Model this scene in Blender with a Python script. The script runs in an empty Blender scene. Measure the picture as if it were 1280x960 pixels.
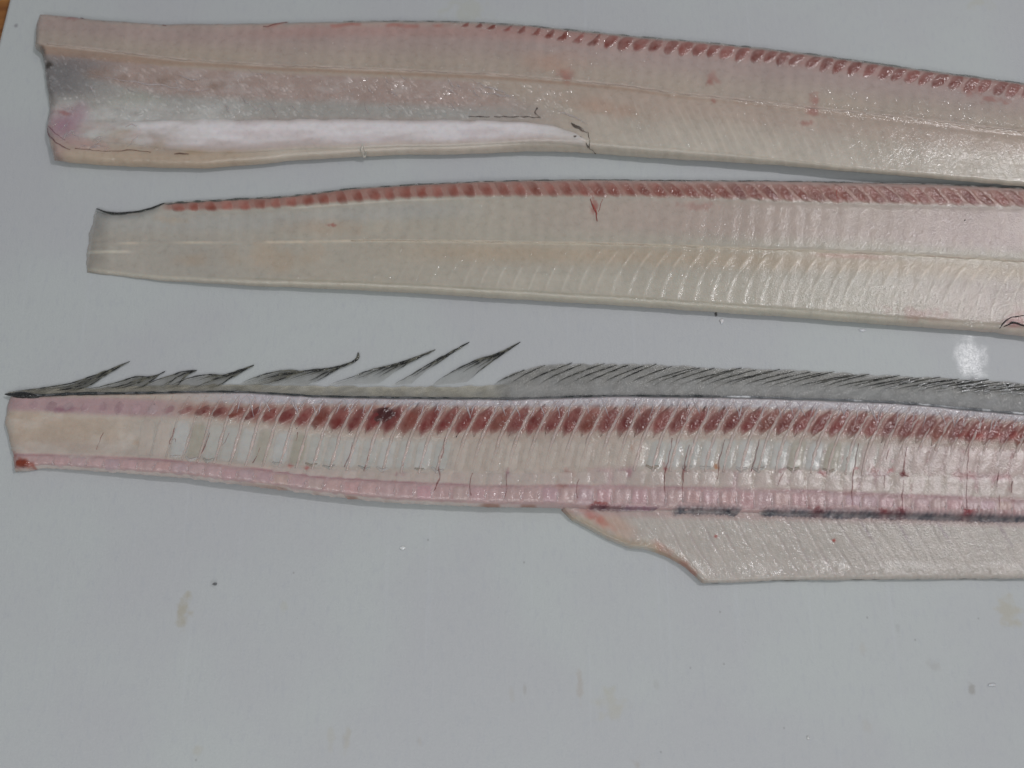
import bpy, math, random
import numpy as np

# ------------------------------------------------------------------ camera, world, lamps, exposure
scene = bpy.context.scene
C = scene.collection
FPX = 1250.0                 # focal length in pixels of a 1280 wide frame
TILT = math.radians(19)
DIST = 0.50
CAM = np.array([0.0, -DIST * math.sin(TILT), DIST * math.cos(TILT)])

cam_data = bpy.data.cameras.new("camera")
cam = bpy.data.objects.new("camera", cam_data)
C.objects.link(cam)
cam.location = CAM
cam.rotation_euler = (TILT, 0, 0)
cam_data.lens = 36.0 * FPX / 1280.0
cam_data.clip_start = 0.01
cam_data.clip_end = 20
cam_data.dof.use_dof = True
cam_data.dof.focus_distance = 0.495
cam_data.dof.aperture_fstop = 7.0
scene.camera = cam
scene.render.resolution_x, scene.render.resolution_y = 1024, 768
scene.render.engine = "CYCLES"
scene.cycles.use_denoising = True
scene.cycles.max_bounces = 8
scene.cycles.transparent_max_bounces = 12
scene.cycles.pixel_filter_type = 'BLACKMAN_HARRIS'
scene.cycles.filter_width = 1.5

world = bpy.data.worlds.new("World")
scene.world = world
world.use_nodes = True
bgn = world.node_tree.nodes["Background"]
bgn.inputs[0].default_value = (0.93, 0.96, 1.0, 1)
bgn.inputs[1].default_value = 0.20

def area(name, loc, target, sx, sy, power, col):
    d = bpy.data.lights.new(name, "AREA")
    d.shape = "RECTANGLE"; d.size = sx; d.size_y = sy
    d.energy = power; d.color = col
    o = bpy.data.objects.new(name, d)
    C.objects.link(o)
    o.location = loc
    v = np.array(target) - np.array(loc)
    from mathutils import Vector
    o.rotation_euler = Vector(v).to_track_quat("-Z", "Y").to_euler()
    return o

area("window_light", (0.75, 1.25, 1.35), (0, 0, 0), 1.3, 0.8, 1.4, (0.97, 0.96, 1.0))
area("far_window_light", (1.43, 0.93, 2.37), (0.0, 0, 0), 0.15, 0.13, 22.0, (1.0, 0.98, 1.0))
area("room_light", (-0.08, -0.72, 0.98), (-0.04, -0.25, 0), 1.0, 0.6, 5.6, (0.97, 1.0, 0.985))

scene.view_settings.view_transform = "Standard"
scene.view_settings.look = "None"
scene.view_settings.exposure = 0.08
scene.view_settings.gamma = 1.0
scene.view_settings.use_curve_mapping = False

# ------------------------------------------------------------------ numeric helpers
rng = np.random.default_rng(7)
random.seed(7)
ct, st = math.cos(TILT), math.sin(TILT)

def P(px, py, z=0.0, zref=None):
    """pixel -> point of the board plane lifted to height zref; the vertex itself sits at z"""
    px = np.asarray(px, float); py = np.asarray(py, float)
    zr = 0.0 if zref is None else zref
    dx = (px - 640) / FPX; dy = -(py - 480) / FPX
    wy = dy * ct + st
    wz = dy * st - ct
    t = (zr - CAM[2]) / wz
    x = CAM[0] + dx * t; y = CAM[1] + wy * t
    return np.stack([x, y, np.broadcast_to(np.asarray(z, float), x.shape)], -1)

def hash2(ix, iy, seed):
    n = (ix.astype(np.int64) * 374761393 + iy.astype(np.int64) * 668265263 + seed * 1274126177) & 0xFFFFFFFF
    n = ((n ^ (n >> 13)) * 1274126177) & 0xFFFFFFFF
    n = n ^ (n >> 16)
    return (n & 0xFFFF) / 65535.0

def noise(x, y, s=10.0, seed=0, sy=None):
    """value noise -1..1, feature size s pixels"""
    x = np.asarray(x, float) / s; y = np.asarray(y, float) / (sy or s)
    x, y = np.broadcast_arrays(x, y)
    ix = np.floor(x); iy = np.floor(y)
    fx = x - ix; fy = y - iy
    fx = fx * fx * (3 - 2 * fx); fy = fy * fy * (3 - 2 * fy)
    a = hash2(ix, iy, seed); b = hash2(ix + 1, iy, seed)
    c = hash2(ix, iy + 1, seed); d = hash2(ix + 1, iy + 1, seed)
    return 2 * ((a * (1 - fx) + b * fx) * (1 - fy) + (c * (1 - fx) + d * fx) * fy) - 1

def fbm(x, y, s=20.0, seed=0, octs=3, sy=None):
    r = 0; amp = 1.0; tot = 0
    for k in range(octs):
        r = r + amp * noise(x + 13.7 * k, y - 7.1 * k, s / 2 ** k, seed + k * 17, None if sy is None else sy / 2 ** k)
        tot += amp; amp *= 0.55
    return r / tot

def sst(a, b, x):
    t = np.clip((np.asarray(x, float) - a) / (b - a), 0, 1)
    return t * t * (3 - 2 * t)

def band(y, y0, y1, soft):
    return sst(y0 - soft, y0 + soft, y) * (1 - sst(y1 - soft, y1 + soft, y))

def curve(pts, smooth=4.0):
    pts = np.array(pts, float)
    xs = np.arange(pts[0, 0] - 60, pts[-1, 0] + 61, 1.0)
    ys = np.interp(xs, pts[:, 0], pts[:, 1])
    m0 = (pts[1, 1] - pts[0, 1]) / (pts[1, 0] - pts[0, 0])
    m1 = (pts[-1, 1] - pts[-2, 1]) / (pts[-1, 0] - pts[-2, 0])
    ys = np.where(xs < pts[0, 0], pts[0, 1] + (xs - pts[0, 0]) * m0, ys)
    ys = np.where(xs > pts[-1, 0], pts[-1, 1] + (xs - pts[-1, 0]) * m1, ys)
    k = np.arange(-int(3 * smooth), int(3 * smooth) + 1)
    g = np.exp(-0.5 * (k / smooth) ** 2); g /= g.sum()
    yp = np.pad(ys, len(k) // 2, mode="edge")
    ys = np.convolve(yp, g, mode="valid")
    return lambda x: np.interp(x, xs, ys)

def poly_dist(X, Y, pts):
    """distance to a polyline and the parameter 0..1 along it"""
    pts = np.array(pts, float)
    best = np.full(np.shape(X), 1e9); par = np.zeros(np.shape(X))
    seg = np.hypot(*(pts[1:] - pts[:-1]).T); cum = np.concatenate([[0], np.cumsum(seg)]); L = cum[-1]
    for i in range(len(pts) - 1):
        a, b = pts[i], pts[i + 1]; d = b - a
        t = np.clip(((X - a[0]) * d[0] + (Y - a[1]) * d[1]) / (d @ d), 0, 1)
        q = np.hypot(X - a[0] - t * d[0], Y - a[1] - t * d[1])
        m = q < best
        best = np.where(m, q, best); par = np.where(m, (cum[i] + t * seg[i]) / L, par)
    return best, par

GAIN = 0.62
def lin(c):
    c = np.clip(np.asarray(c, float) / 255.0, 0, 1)
    return np.where(c <= 0.04045, c / 12.92, ((c + 0.055) / 1.055) ** 2.4)

def alb(c):
    """flesh colours: picture value of the clean surface -> base colour"""
    c = np.asarray(c, float); m = c.mean(-1, keepdims=True)
    k = np.clip((c.max(-1, keepdims=True) - c.min(-1, keepdims=True)) / 60, 0, 1)
    c = m + (c - m) * (0.80 + 0.2 * k)
    return np.clip((lin(c * 0.895 - 3) - 0.020) / np.array([0.60, 0.622, 0.625]), 0.012, 0.9)

def balb(c):
    return np.clip(lin(c) / GAIN, 0.005, 0.9)

def mixc(col, rgb, m):
    m = np.clip(m, 0, 1)[..., None]
    return col * (1 - m) + np.asarray(rgb, float) * m

def blob(X, Y, cx, cy, rx, ry, ang=0, seed=1, rough=0.35):
    a = math.radians(ang); dx = X - cx; dy = Y - cy
    u = (dx * math.cos(a) + dy * math.sin(a)) / rx; v = (-dx * math.sin(a) + dy * math.cos(a)) / ry
    r = np.hypot(u, v) + rough * fbm(X, Y, max(3, min(rx, ry)), seed, 2)
    return 1 - sst(0.05, 1.2, r)

# ------------------------------------------------------------------ object helpers
def link_mesh(name, verts, faces, mat, parent=None, cols=None, attrs=None, smooth=True):
    me = bpy.data.meshes.new(name)
    verts = np.asarray(verts, np.float32).reshape(-1, 3)
    if isinstance(faces, np.ndarray) and faces.ndim == 2:
        nf, k = faces.shape
        me.vertices.add(len(verts)); me.vertices.foreach_set("co", verts.ravel())
        me.loops.add(nf * k); me.loops.foreach_set("vertex_index", faces.astype(np.int32).ravel())
        me.polygons.add(nf); me.polygons.foreach_set("loop_start", np.arange(0, nf * k, k, dtype=np.int32))
        me.update(calc_edges=True)
    else:
        me.from_pydata(verts.tolist(), [], [list(map(int, f)) for f in faces])
    me.validate()
    if cols is not None:
        a = me.color_attributes.new("Col", "FLOAT_COLOR", "POINT")
        c4 = np.ones((len(verts), 4), np.float32); c4[:, :3] = np.asarray(cols).reshape(-1, 3)
        a.data.foreach_set("color", c4.ravel())
    for k, v in (attrs or {}).items():
        a = me.attributes.new(k, "FLOAT", "POINT")
        a.data.foreach_set("value", np.asarray(v, np.float32).ravel())
    if smooth:
        me.polygons.foreach_set("use_smooth", np.ones(len(me.polygons), bool))
    me.materials.append(mat)
    o = bpy.data.objects.new(name, me)
    C.objects.link(o)
    if parent: o.parent = parent
    return o

def thing(name, label, cat, loc=(0, 0, 0), group=None):
    o = bpy.data.objects.new(name, None)
    C.objects.link(o)
    o.empty_display_size = 0.02
    o["label"] = label; o["category"] = cat
    if group: o["group"] = group
    return o

def grid_faces(n, m, base=0):
    i = np.arange(n - 1)[:, None]; j = np.arange(m - 1)[None, :]
    a = base + i * m + j
    return np.stack([a, a + m, a + m + 1, a + 1], -1).reshape(-1, 4)

# ------------------------------------------------------------------ materials
def newmat(name):
    m = bpy.data.materials.new(name); m.use_nodes = True
    nt = m.node_tree; b = nt.nodes["Principled BSDF"]
    return m, nt, b

def nd(nt, kind, **kw):
    n = nt.nodes.new(kind)
    for k, v in kw.items():
        if k.startswith("i_"):
            n.inputs[k[2:].replace("_", " ")].default_value = v
        else:
            setattr(n, k, v)
    return n

def mapping(nt, scale=(1, 1, 1)):
    tc = nd(nt, "ShaderNodeNewGeometry")
    mp = nd(nt, "ShaderNodeMapping"); mp.inputs["Scale"].default_value = scale
    nt.links.new(tc.outputs["Position"], mp.inputs["Vector"])
    return mp.outputs["Vector"]

def flesh_mat(name, rough=0.34, sss=0.35, coat=0.35, bump=0.36, scale=(1, 1, 1), nscale=1300, alpha=None, ior=1.4, mott=0.05):
    m, nt, b = newmat(name); L = nt.links
    at = nd(nt, "ShaderNodeAttribute", attribute_name="Col")
    vec = mapping(nt, scale)
    n1 = nd(nt, "ShaderNodeTexNoise"); n1.inputs["Scale"].default_value = nscale; n1.inputs["Detail"].default_value = 3
    n2 = nd(nt, "ShaderNodeTexNoise"); n2.inputs["Scale"].default_value = nscale * 0.22; n2.inputs["Detail"].default_value = 4
    L.new(vec, n1.inputs["Vector"]); L.new(vec, n2.inputs["Vector"])
    mr = nd(nt, "ShaderNodeMapRange"); mr.inputs["To Min"].default_value = 1 - mott; mr.inputs["To Max"].default_value = 1 + mott
    mr.inputs["From Min"].default_value = 0.3; mr.inputs["From Max"].default_value = 0.7
    L.new(n2.outputs["Fac"], mr.inputs["Value"])
    mx = nd(nt, "ShaderNodeVectorMath", operation="SCALE")
    L.new(at.outputs["Color"], mx.inputs[0]); L.new(mr.outputs["Result"], mx.inputs["Scale"])
    L.new(mx.outputs["Vector"], b.inputs["Base Color"])
    rr = nd(nt, "ShaderNodeMapRange"); rr.inputs["To Min"].default_value = rough - 0.12; rr.inputs["To Max"].default_value = rough + 0.15
    rr.inputs["From Min"].default_value = 0.3; rr.inputs["From Max"].default_value = 0.7
    L.new(n2.outputs["Fac"], rr.inputs["Value"]); L.new(rr.outputs["Result"], b.inputs["Roughness"])
    wa = nd(nt, "ShaderNodeAttribute", attribute_name="wet")
    wm = nd(nt, "ShaderNodeMath", operation="MULTIPLY_ADD"); wm.inputs[1].default_value = bump; wm.inputs[2].default_value = bump * 0.35
    L.new(wa.outputs["Fac"], wm.inputs[0])
    bp = nd(nt, "ShaderNodeBump"); bp.inputs["Distance"].default_value = 0.0006
    L.new(wm.outputs[0], bp.inputs["Strength"]); L.new(n1.outputs["Fac"], bp.inputs["Height"])
    L.new(bp.outputs["Normal"], b.inputs["Normal"]); L.new(bp.outputs["Normal"], b.inputs["Coat Normal"])
    b.inputs["IOR"].default_value = ior
    cm = nd(nt, "ShaderNodeMath", operation="MULTIPLY_ADD", use_clamp=True); cm.inputs[1].default_value = 0.6; cm.inputs[2].default_value = coat * 0.6
    L.new(wa.outputs["Fac"], cm.inputs[0]); L.new(cm.outputs[0], b.inputs["Coat Weight"])
    b.inputs["Coat Roughness"].default_value = 0.12
    b.inputs["Specular IOR Level"].default_value = 0.3
    b.inputs["Subsurface Weight"].default_value = sss
    b.inputs["Subsurface Radius"].default_value = (1.0, 0.55, 0.4)
    b.inputs["Subsurface Scale"].default_value = 0.0022
    if alpha is not None:
        aa = nd(nt, "ShaderNodeAttribute", attribute_name="alp")
        L.new(aa.outputs["Fac"], b.inputs["Alpha"])
    return m

M = {}
M["flesh"] = flesh_mat("wet_flesh", alpha=True)
M["muscle"] = flesh_mat("red_muscle", rough=0.36, sss=0.1, coat=0.3, bump=0.6, nscale=700, mott=0.16)
M["bone"] = flesh_mat("wet_bone", rough=0.25, sss=0.2, coat=0.8, bump=0.5, nscale=1200, mott=0.08, alpha=True)
M["web"] = flesh_mat("fin_web", rough=0.3, sss=0.0, coat=0.6, bump=0.5, scale=(1, 1.6, 1), nscale=900, alpha=True, mott=0.2)
M["ray"] = flesh_mat("fin_ray", rough=0.35, sss=0.0, coat=0.5, bump=0.6, nscale=1500, alpha=True, mott=0.35)
M["skin"] = flesh_mat("skin_rim", rough=0.28, sss=0.0, coat=0.7, bump=0.8, nscale=1300, mott=0.3, alpha=True)
M["bead"] = flesh_mat("wet_sparkle_bead", rough=0.18, sss=0.0, coat=1.0, bump=0.15, nscale=1500, mott=0.1)  # extra glossy, for the domes added to sparkle
M["bead"].node_tree.nodes["Principled BSDF"].inputs["Coat IOR"].default_value = 1.9
M["flesh"].node_tree.nodes["Principled BSDF"].inputs["Coat IOR"].default_value = 1.6
M["vein"] = flesh_mat("blood_vessel", rough=0.3, sss=0.0, coat=0.6, bump=0.5, nscale=1500, mott=0.3, alpha=True)

def Wp(px, py, z=0): return P(px, py, 0)

def board_mat():
    m, nt, b = newmat("white_plastic_board"); L = nt.links
    geo = nd(nt, "ShaderNodeNewGeometry")
    def tex(scale, mscale, detail=3):
        mp = nd(nt, "ShaderNodeMapping"); mp.inputs["Scale"].default_value = mscale
        L.new(geo.outputs["Position"], mp.inputs["Vector"])
        n = nd(nt, "ShaderNodeTexNoise"); n.inputs["Scale"].default_value = scale; n.inputs["Detail"].default_value = detail
        L.new(mp.outputs["Vector"], n.inputs["Vector"]); return n.outputs["Fac"]
    def mixcol(prev, rgb, fac):
        mx = nd(nt, "ShaderNodeMix", data_type="RGBA")
        L.new(fac, mx.inputs[0])
        if prev is None: mx.inputs[6].default_value = BASE
        else: L.new(prev, mx.inputs[6])
        mx.inputs[7].default_value = (*rgb, 1); return mx.outputs[2]
    def ramp(src, a, b_, lo=0.0, hi=1.0):
        r = nd(nt, "ShaderNodeMapRange"); r.interpolation_type = "SMOOTHSTEP"
        r.inputs["From Min"].default_value = a; r.inputs["From Max"].default_value = b_
        r.inputs["To Min"].default_value = lo; r.inputs["To Max"].default_value = hi
        L.new(src, r.inputs["Value"]); return r.outputs["Result"]
    def mul(a, b_):
        n = nd(nt, "ShaderNodeMath", operation="MULTIPLY"); L.new(a, n.inputs[0])
        if isinstance(b_, float): n.inputs[1].default_value = b_
        else: L.new(b_, n.inputs[1])
        return n.outputs[0]
    BASE = (*balb((145, 146, 148)), 1)
    big = tex(9, (1, 1, 1), 4)
    fine = tex(420, (1, 0.35, 1), 3)
    speck = tex(900, (1, 1, 1), 2)
    scr = tex(300, (1, 0.02, 1), 2)
    c = mixcol(None, balb((147, 150, 150)), ramp(big, 0.4, 0.62))
    c = mixcol(c, balb((138, 140, 145)), ramp(fine, 0.50, 0.75, 0, 0.35))
    c = mixcol(c, balb((156, 158, 163)), ramp(scr, 0.62, 0.75, 0, 0.14))
    c = mixcol(c, balb((125, 127, 126)), ramp(speck, 0.70, 0.78, 0, 0.5))
    warp = tex(160, (1, 1, 1), 4)
    stains = [(230, 762, 9, 22, (128, 118, 92), .75), (762, 880, 20, 20, (142, 138, 122), .55), (1262, 765, 16, 22, (138, 130, 110), .7),
              (725, 855, 5, 22, (130, 118, 105), .5), (268, 729, 5, 6, (95, 98, 100), .35), (1215, 861, 5, 9, (110, 105, 98), .75),
              (433, 928, 5, 16, (135, 128, 112), .5), (413, 920, 5, 20, (140, 135, 120), .35), (247, 938, 8, 7, (138, 130, 112), .4),
              (525, 926, 4, 8, (130, 122, 112), .5), (797, 955, 8, 9, (128, 116, 104), .6), (1168, 832, 8, 11, (128, 126, 124), .5),
              (1122, 785, 4, 7, (120, 120, 120), .4), (656, 862, 3, 9, (130, 128, 126), .6), (820, 855, 4, 7, (130, 130, 126), .4),
              (354, 758, 5, 8, (140, 138, 122), .35), (585, 12, 30, 20, (140, 140, 128), .6), (1222, 3, 18, 9, (142, 140, 124), .5),
              (20, 32, 3, 3, (95, 92, 96), .7), (1078, 808, 5, 9, (140, 132, 120), .3), (1084, 908, 8, 8, (140, 136, 130), .4), (640, 870, 4, 12, (138, 134, 126), .4)]
    stains += [(x, y, 1.6, 1.9, (105, 104, 104), .6) for x, y in ((535, 675), (1084, 772), (1144, 800), (905, 830), (863, 835), (826, 940), (655, 703), (367, 716), (900, 765), (1223, 773), (980, 910), (245, 950))]
    for sx, sy_, rx, ry, rgb, amt in stains:
        p0 = P(sx, sy_); px_ = np.hypot(*(P(sx + 10, sy_) - p0)[:2]) / 10; py_ = np.hypot(*(P(sx, sy_ + 10) - p0)[:2]) / 10
        sub = nd(nt, "ShaderNodeVectorMath", operation="SUBTRACT"); L.new(geo.outputs["Position"], sub.inputs[0]); sub.inputs[1].default_value = tuple(p0)
        sc = nd(nt, "ShaderNodeVectorMath", operation="MULTIPLY"); L.new(sub.outputs[0], sc.inputs[0]); sc.inputs[1].default_value = (1 / (rx * px_), 1 / (ry * py_), 0)
        ln = nd(nt, "ShaderNodeVectorMath", operation="LENGTH"); L.new(sc.outputs[0], ln.inputs[0])
        ad = nd(nt, "ShaderNodeMath", operation="MULTIPLY_ADD"); L.new(warp, ad.inputs[0]); ad.inputs[1].default_value = 3.4 if rx > 3 else 0.6; L.new(ln.outputs["Value"], ad.inputs[2])
        off = 1.7 if rx > 3 else 0.3
        f = ramp(ad.outputs[0], 0.2 + off, 1.15 + off, amt * (.62 if rx > 3 else .9), 0.0)
        c = mixcol(c, balb(rgb), f)
    L.new(c, b.inputs["Base Color"])
    # wet smear by the lower fillet's right end
    p0 = P(1212, 448)
    sub = nd(nt, "ShaderNodeVectorMath", operation="SUBTRACT"); L.new(geo.outputs["Position"], sub.inputs[0]); sub.inputs[1].default_value = tuple(p0)
    sc = nd(nt, "ShaderNodeVectorMath", operation="MULTIPLY"); L.new(sub.outputs[0], sc.inputs[0]); sc.inputs[1].default_value = (1 / 0.0105, 1 / 0.015, 0)
    ln = nd(nt, "ShaderNodeVectorMath", operation="LENGTH"); L.new(sc.outputs[0], ln.inputs[0])
    ad = nd(nt, "ShaderNodeMath", operation="MULTIPLY_ADD"); L.new(warp, ad.inputs[0]); ad.inputs[1].default_value = 1.6; L.new(ln.outputs["Value"], ad.inputs[2])
    wetm = ramp(ad.outputs[0], 1.0, 1.9, 1.0, 0.0)
    rg = nd(nt, "ShaderNodeMix", data_type="FLOAT"); L.new(wetm, rg.inputs[0]); rg.inputs[2].default_value = 0.55; rg.inputs[3].default_value = 0.42
    L.new(rg.outputs[0], b.inputs["Roughness"])
    cw = nd(nt, "ShaderNodeMath", operation="MULTIPLY_ADD"); L.new(wetm, cw.inputs[0]); cw.inputs[1].default_value = 0.3; cw.inputs[2].default_value = 0.0
    L.new(cw.outputs[0], b.inputs["Coat Weight"]); b.inputs["Coat Roughness"].default_value = 0.2
    bump1 = nd(nt, "ShaderNodeBump"); bump1.inputs["Distance"].default_value = 0.0004; bump1.inputs["Strength"].default_value = 0.22
    L.new(fine, bump1.inputs["Height"])
    bump2 = nd(nt, "ShaderNodeBump"); bump2.inputs["Distance"].default_value = 0.0003; bump2.inputs["Strength"].default_value = 0.4
    L.new(speck, bump2.inputs["Height"]); L.new(bump1.outputs["Normal"], bump2.inputs["Normal"])
    L.new(bump2.outputs["Normal"], b.inputs["Normal"]); L.new(bump2.outputs["Normal"], b.inputs["Coat Normal"])
    b.inputs["Subsurface Weight"].default_value = 0.25; b.inputs["Subsurface Radius"].default_value = (1, 1, 1); b.inputs["Subsurface Scale"].default_value = 0.003
    return m

def wood_mat():
    m, nt, b = newmat("orange_wood"); L = nt.links
    vec = mapping(nt, (6, 60, 6))
    n = nd(nt, "ShaderNodeTexNoise"); n.inputs["Scale"].default_value = 4; n.inputs["Detail"].default_value = 6
    L.new(vec, n.inputs["Vector"])
    r = nd(nt, "ShaderNodeValToRGB"); L.new(n.outputs["Fac"], r.inputs[0])
    r.color_ramp.elements[0].position = .35; r.color_ramp.elements[0].color = (0.20, 0.07, 0.015, 1)
    r.color_ramp.elements[1].position = .7; r.color_ramp.elements[1].color = (0.42, 0.19, 0.05, 1)
    L.new(r.outputs[0], b.inputs["Base Color"]); b.inputs["Roughness"].default_value = 0.45
    return m

# ------------------------------------------------------------------ table and board
def rounded_slab(corners, r, z0, z1, bev, nseg=8):
    """closed slab from a convex CCW corner list with rounded corners and a soft top edge"""
    corners = [np.array(c, float) for c in corners]; pts = []
    n = len(corners)
    for i in range(n):
        a, b_, c = corners[i - 1], corners[i], corners[(i + 1) % n]
        d1 = (a - b_) / np.linalg.norm(a - b_); d2 = (c - b_) / np.linalg.norm(c - b_)
        half = math.acos(np.clip(d1 @ d2, -1, 1)) / 2
        t = r / math.tan(half); cen = b_ + (d1 + d2) / np.linalg.norm(d1 + d2) * (r / math.sin(half))
        s, e = b_ + d1 * t - cen, b_ + d2 * t - cen
        a0 = math.atan2(s[1], s[0]); a1 = math.atan2(e[1], e[0])
        while a1 < a0: a1 += 2 * math.pi
        for k in range(nseg + 1):
            an = a0 + (a1 - a0) * k / nseg
            pts.append((cen, np.array([math.cos(an), math.sin(an)])))
    rings = []
    for inset, z in ((0, z0), (0, z1 - bev), (bev * .3, z1 - bev * .3), (bev, z1)):
        rings.append([(*(c + d * (r - inset)), z) for c, d in pts])
    N = len(pts); V = [v for rg_ in rings for v in rg_]
    F = [list(range(N - 1, -1, -1)), [3 * N + i for i in range(N)]]
    for k in range(3):
        for i in range(N):
            j = (i + 1) % N
            F.append([k * N + i, k * N + j, (k + 1) * N + j, (k + 1) * N + i])
    return V, F

def build_table():
    t = thing("table", "orange-brown wooden table showing past the top left corner of the board", "table")
    m = wood_mat()
    x = -1.0; k = 0
    while x < 0.9:
        V, F = rounded_slab([(x, -0.7), (x + .118, -0.7), (x + .118, 0.75), (x, 0.75)], 0.003, -0.045, -0.0165, 0.001, 3)
        link_mesh("plank", V, F, m, t, smooth=False); x += .12; k += 1
build_table()

E0, E1 = P(11, 0)[:2], P(-4, 60)[:2]
def build_board():
    d = (E1 - E0) / np.linalg.norm(E1 - E0)            # down the left edge
    n = np.array([-d[1], d[0]]);  n = n if n[0] > 0 else -n
    tl = E0 - d * 0.06; bl = E0 + d * 0.46
    cs = [bl, bl + n * 0.62, tl + n * 0.62, tl]
    V, F = rounded_slab(cs, 0.014, -0.016, 0.0, 0.0018, 8)
    o = link_mesh("cutting_board", V, F, board_mat(), smooth=False)
    o["label"] = "white plastic cutting board with brown stains under all the fish pieces"; o["category"] = "cutting board"
build_board()

# ------------------------------------------------------------------ sheet of flesh
XMAX = 1440.0
class Sheet:
    def __init__(s, top, bot, left, hfun, cfun, zc, rows, x0, wall=12.0, H0=0.0004, step=1.25, afun=None, endr=10.0, xmax=XMAX, lift=None):
        s.top, s.bot, s.zc = top, bot, zc
        s.vl = np.array([p[0] for p in left], float); s.xl = np.array([p[1] for p in left], float)
        cols = int((xmax - x0) / step); s.n, s.m = rows, cols; s.xmax = xmax
        w = np.linspace(0, 1, rows); v = w - 0.035 * np.sin(2 * np.pi * w)
        s.v = v
        xl = s.left(v) + 1.2 * fbm(v * 150, 0 * v, 9, 91, 3)
        s.xlv = xl
        u = np.linspace(0, 1, cols); u = u ** 1.0
        X = xl[:, None] + (xmax - xl)[:, None] * u[None, :]
        T, B = top(X) + .5 * fbm(X, 0 * X, 13, 92, 2), bot(X) + .7 * fbm(X, 0 * X, 15, 93, 3)
        V = np.broadcast_to(v[:, None], X.shape)
        Y = T + (B - T) * V
        s.X, s.Y, s.V = X, Y, V
        d = np.minimum(np.minimum((Y - T), (B - Y)), (X - xl[:, None]) * (9 if callable(wall) else wall) / endr)
        d = np.maximum(d, 0)
        wl = wall if not hasattr(wall, '__call__') else wall(X, V)
        q = 1 - np.clip(d / wl, 0, 1)
        prof = np.sqrt(np.clip(1 - q * q, 0, 1))
        s.prof = prof
        col, wet = cfun(X, Y, V, s)
        s.Z = H0 + hfun(X, Y, V, s) * prof
        s.Z = np.maximum(s.Z, H0)
        s.lift = lift(X, V) if lift else 0 * X
        s.Z = s.Z + s.lift
        s.col, s.wet = alb(col), wet
        s.alp = np.ones_like(X) if afun is None else afun(X, Y, V, s)
    def left(s, v): return np.interp(v, s.vl, s.xl)
    def idx(s, px, py):
        px = np.asarray(px, float); py = np.asarray(py, float)
        T, B = s.top(px), s.bot(px); v = np.clip((py - T) / (B - T), 0, 1)
        i = np.interp(v, s.v, np.arange(s.n)); xl = np.interp(v, s.v, s.xlv)
        j = np.clip((px - xl) / (s.xmax - xl), 0, 1) * (s.m - 1)
        return i, j
    def samp(s, A, px, py):
        i, j = s.idx(px, py); i0 = np.minimum(i.astype(int), s.n - 2); j0 = np.minimum(j.astype(int), s.m - 2)
        fi = i - i0; fj = j - j0
        if A.ndim == 3: fi = fi[..., None]; fj = fj[..., None]
        return (A[i0, j0] * (1 - fi) + A[i0 + 1, j0] * fi) * (1 - fj) + (A[i0, j0 + 1] * (1 - fi) + A[i0 + 1, j0 + 1] * fi) * fj
    def z(s, px, py): return s.samp(s.Z, px, py)
    def build(s, name, mat, parent):
        W = P(s.X, s.Y, s.Z, s.zc).reshape(-1, 3)
        n, m = s.n, s.m
        F = grid_faces(n, m)
        # walls down to the board and an underside
        rim = np.concatenate([np.arange(0, m), np.arange(1, n) * m + m - 1, (n - 1) * m + np.arange(m - 2, -1, -1), np.arange(n - 2, 0, -1) * m])
        base = len(W); low = W[rim].copy(); low[:, 2] = 0.00012 + s.lift.reshape(-1)[rim]
        r = np.arange(len(rim)); r2 = (r + 1) % len(rim)
        F2 = np.stack([rim[r], rim[r2], base + r2, base + r], -1)
        top_i = base + np.arange(0, m); bot_i = base + (m + n - 1 - 1) + np.arange(m - 1, -1, -1)
        F3 = np.stack([top_i[:-1], top_i[1:], bot_i[1:], bot_i[:-1]], -1)
        Wa = np.concatenate([W, low]); Fa = np.concatenate([F[:, ::1], F2, F3])
        f = lambda A: np.concatenate([A.reshape(n * m, -1), A.reshape(n * m, -1)[rim]])
        return link_mesh(name, Wa, Fa, mat, parent, f(s.col), {"wet": f(s.wet), "alp": f(s.alp)})

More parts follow.
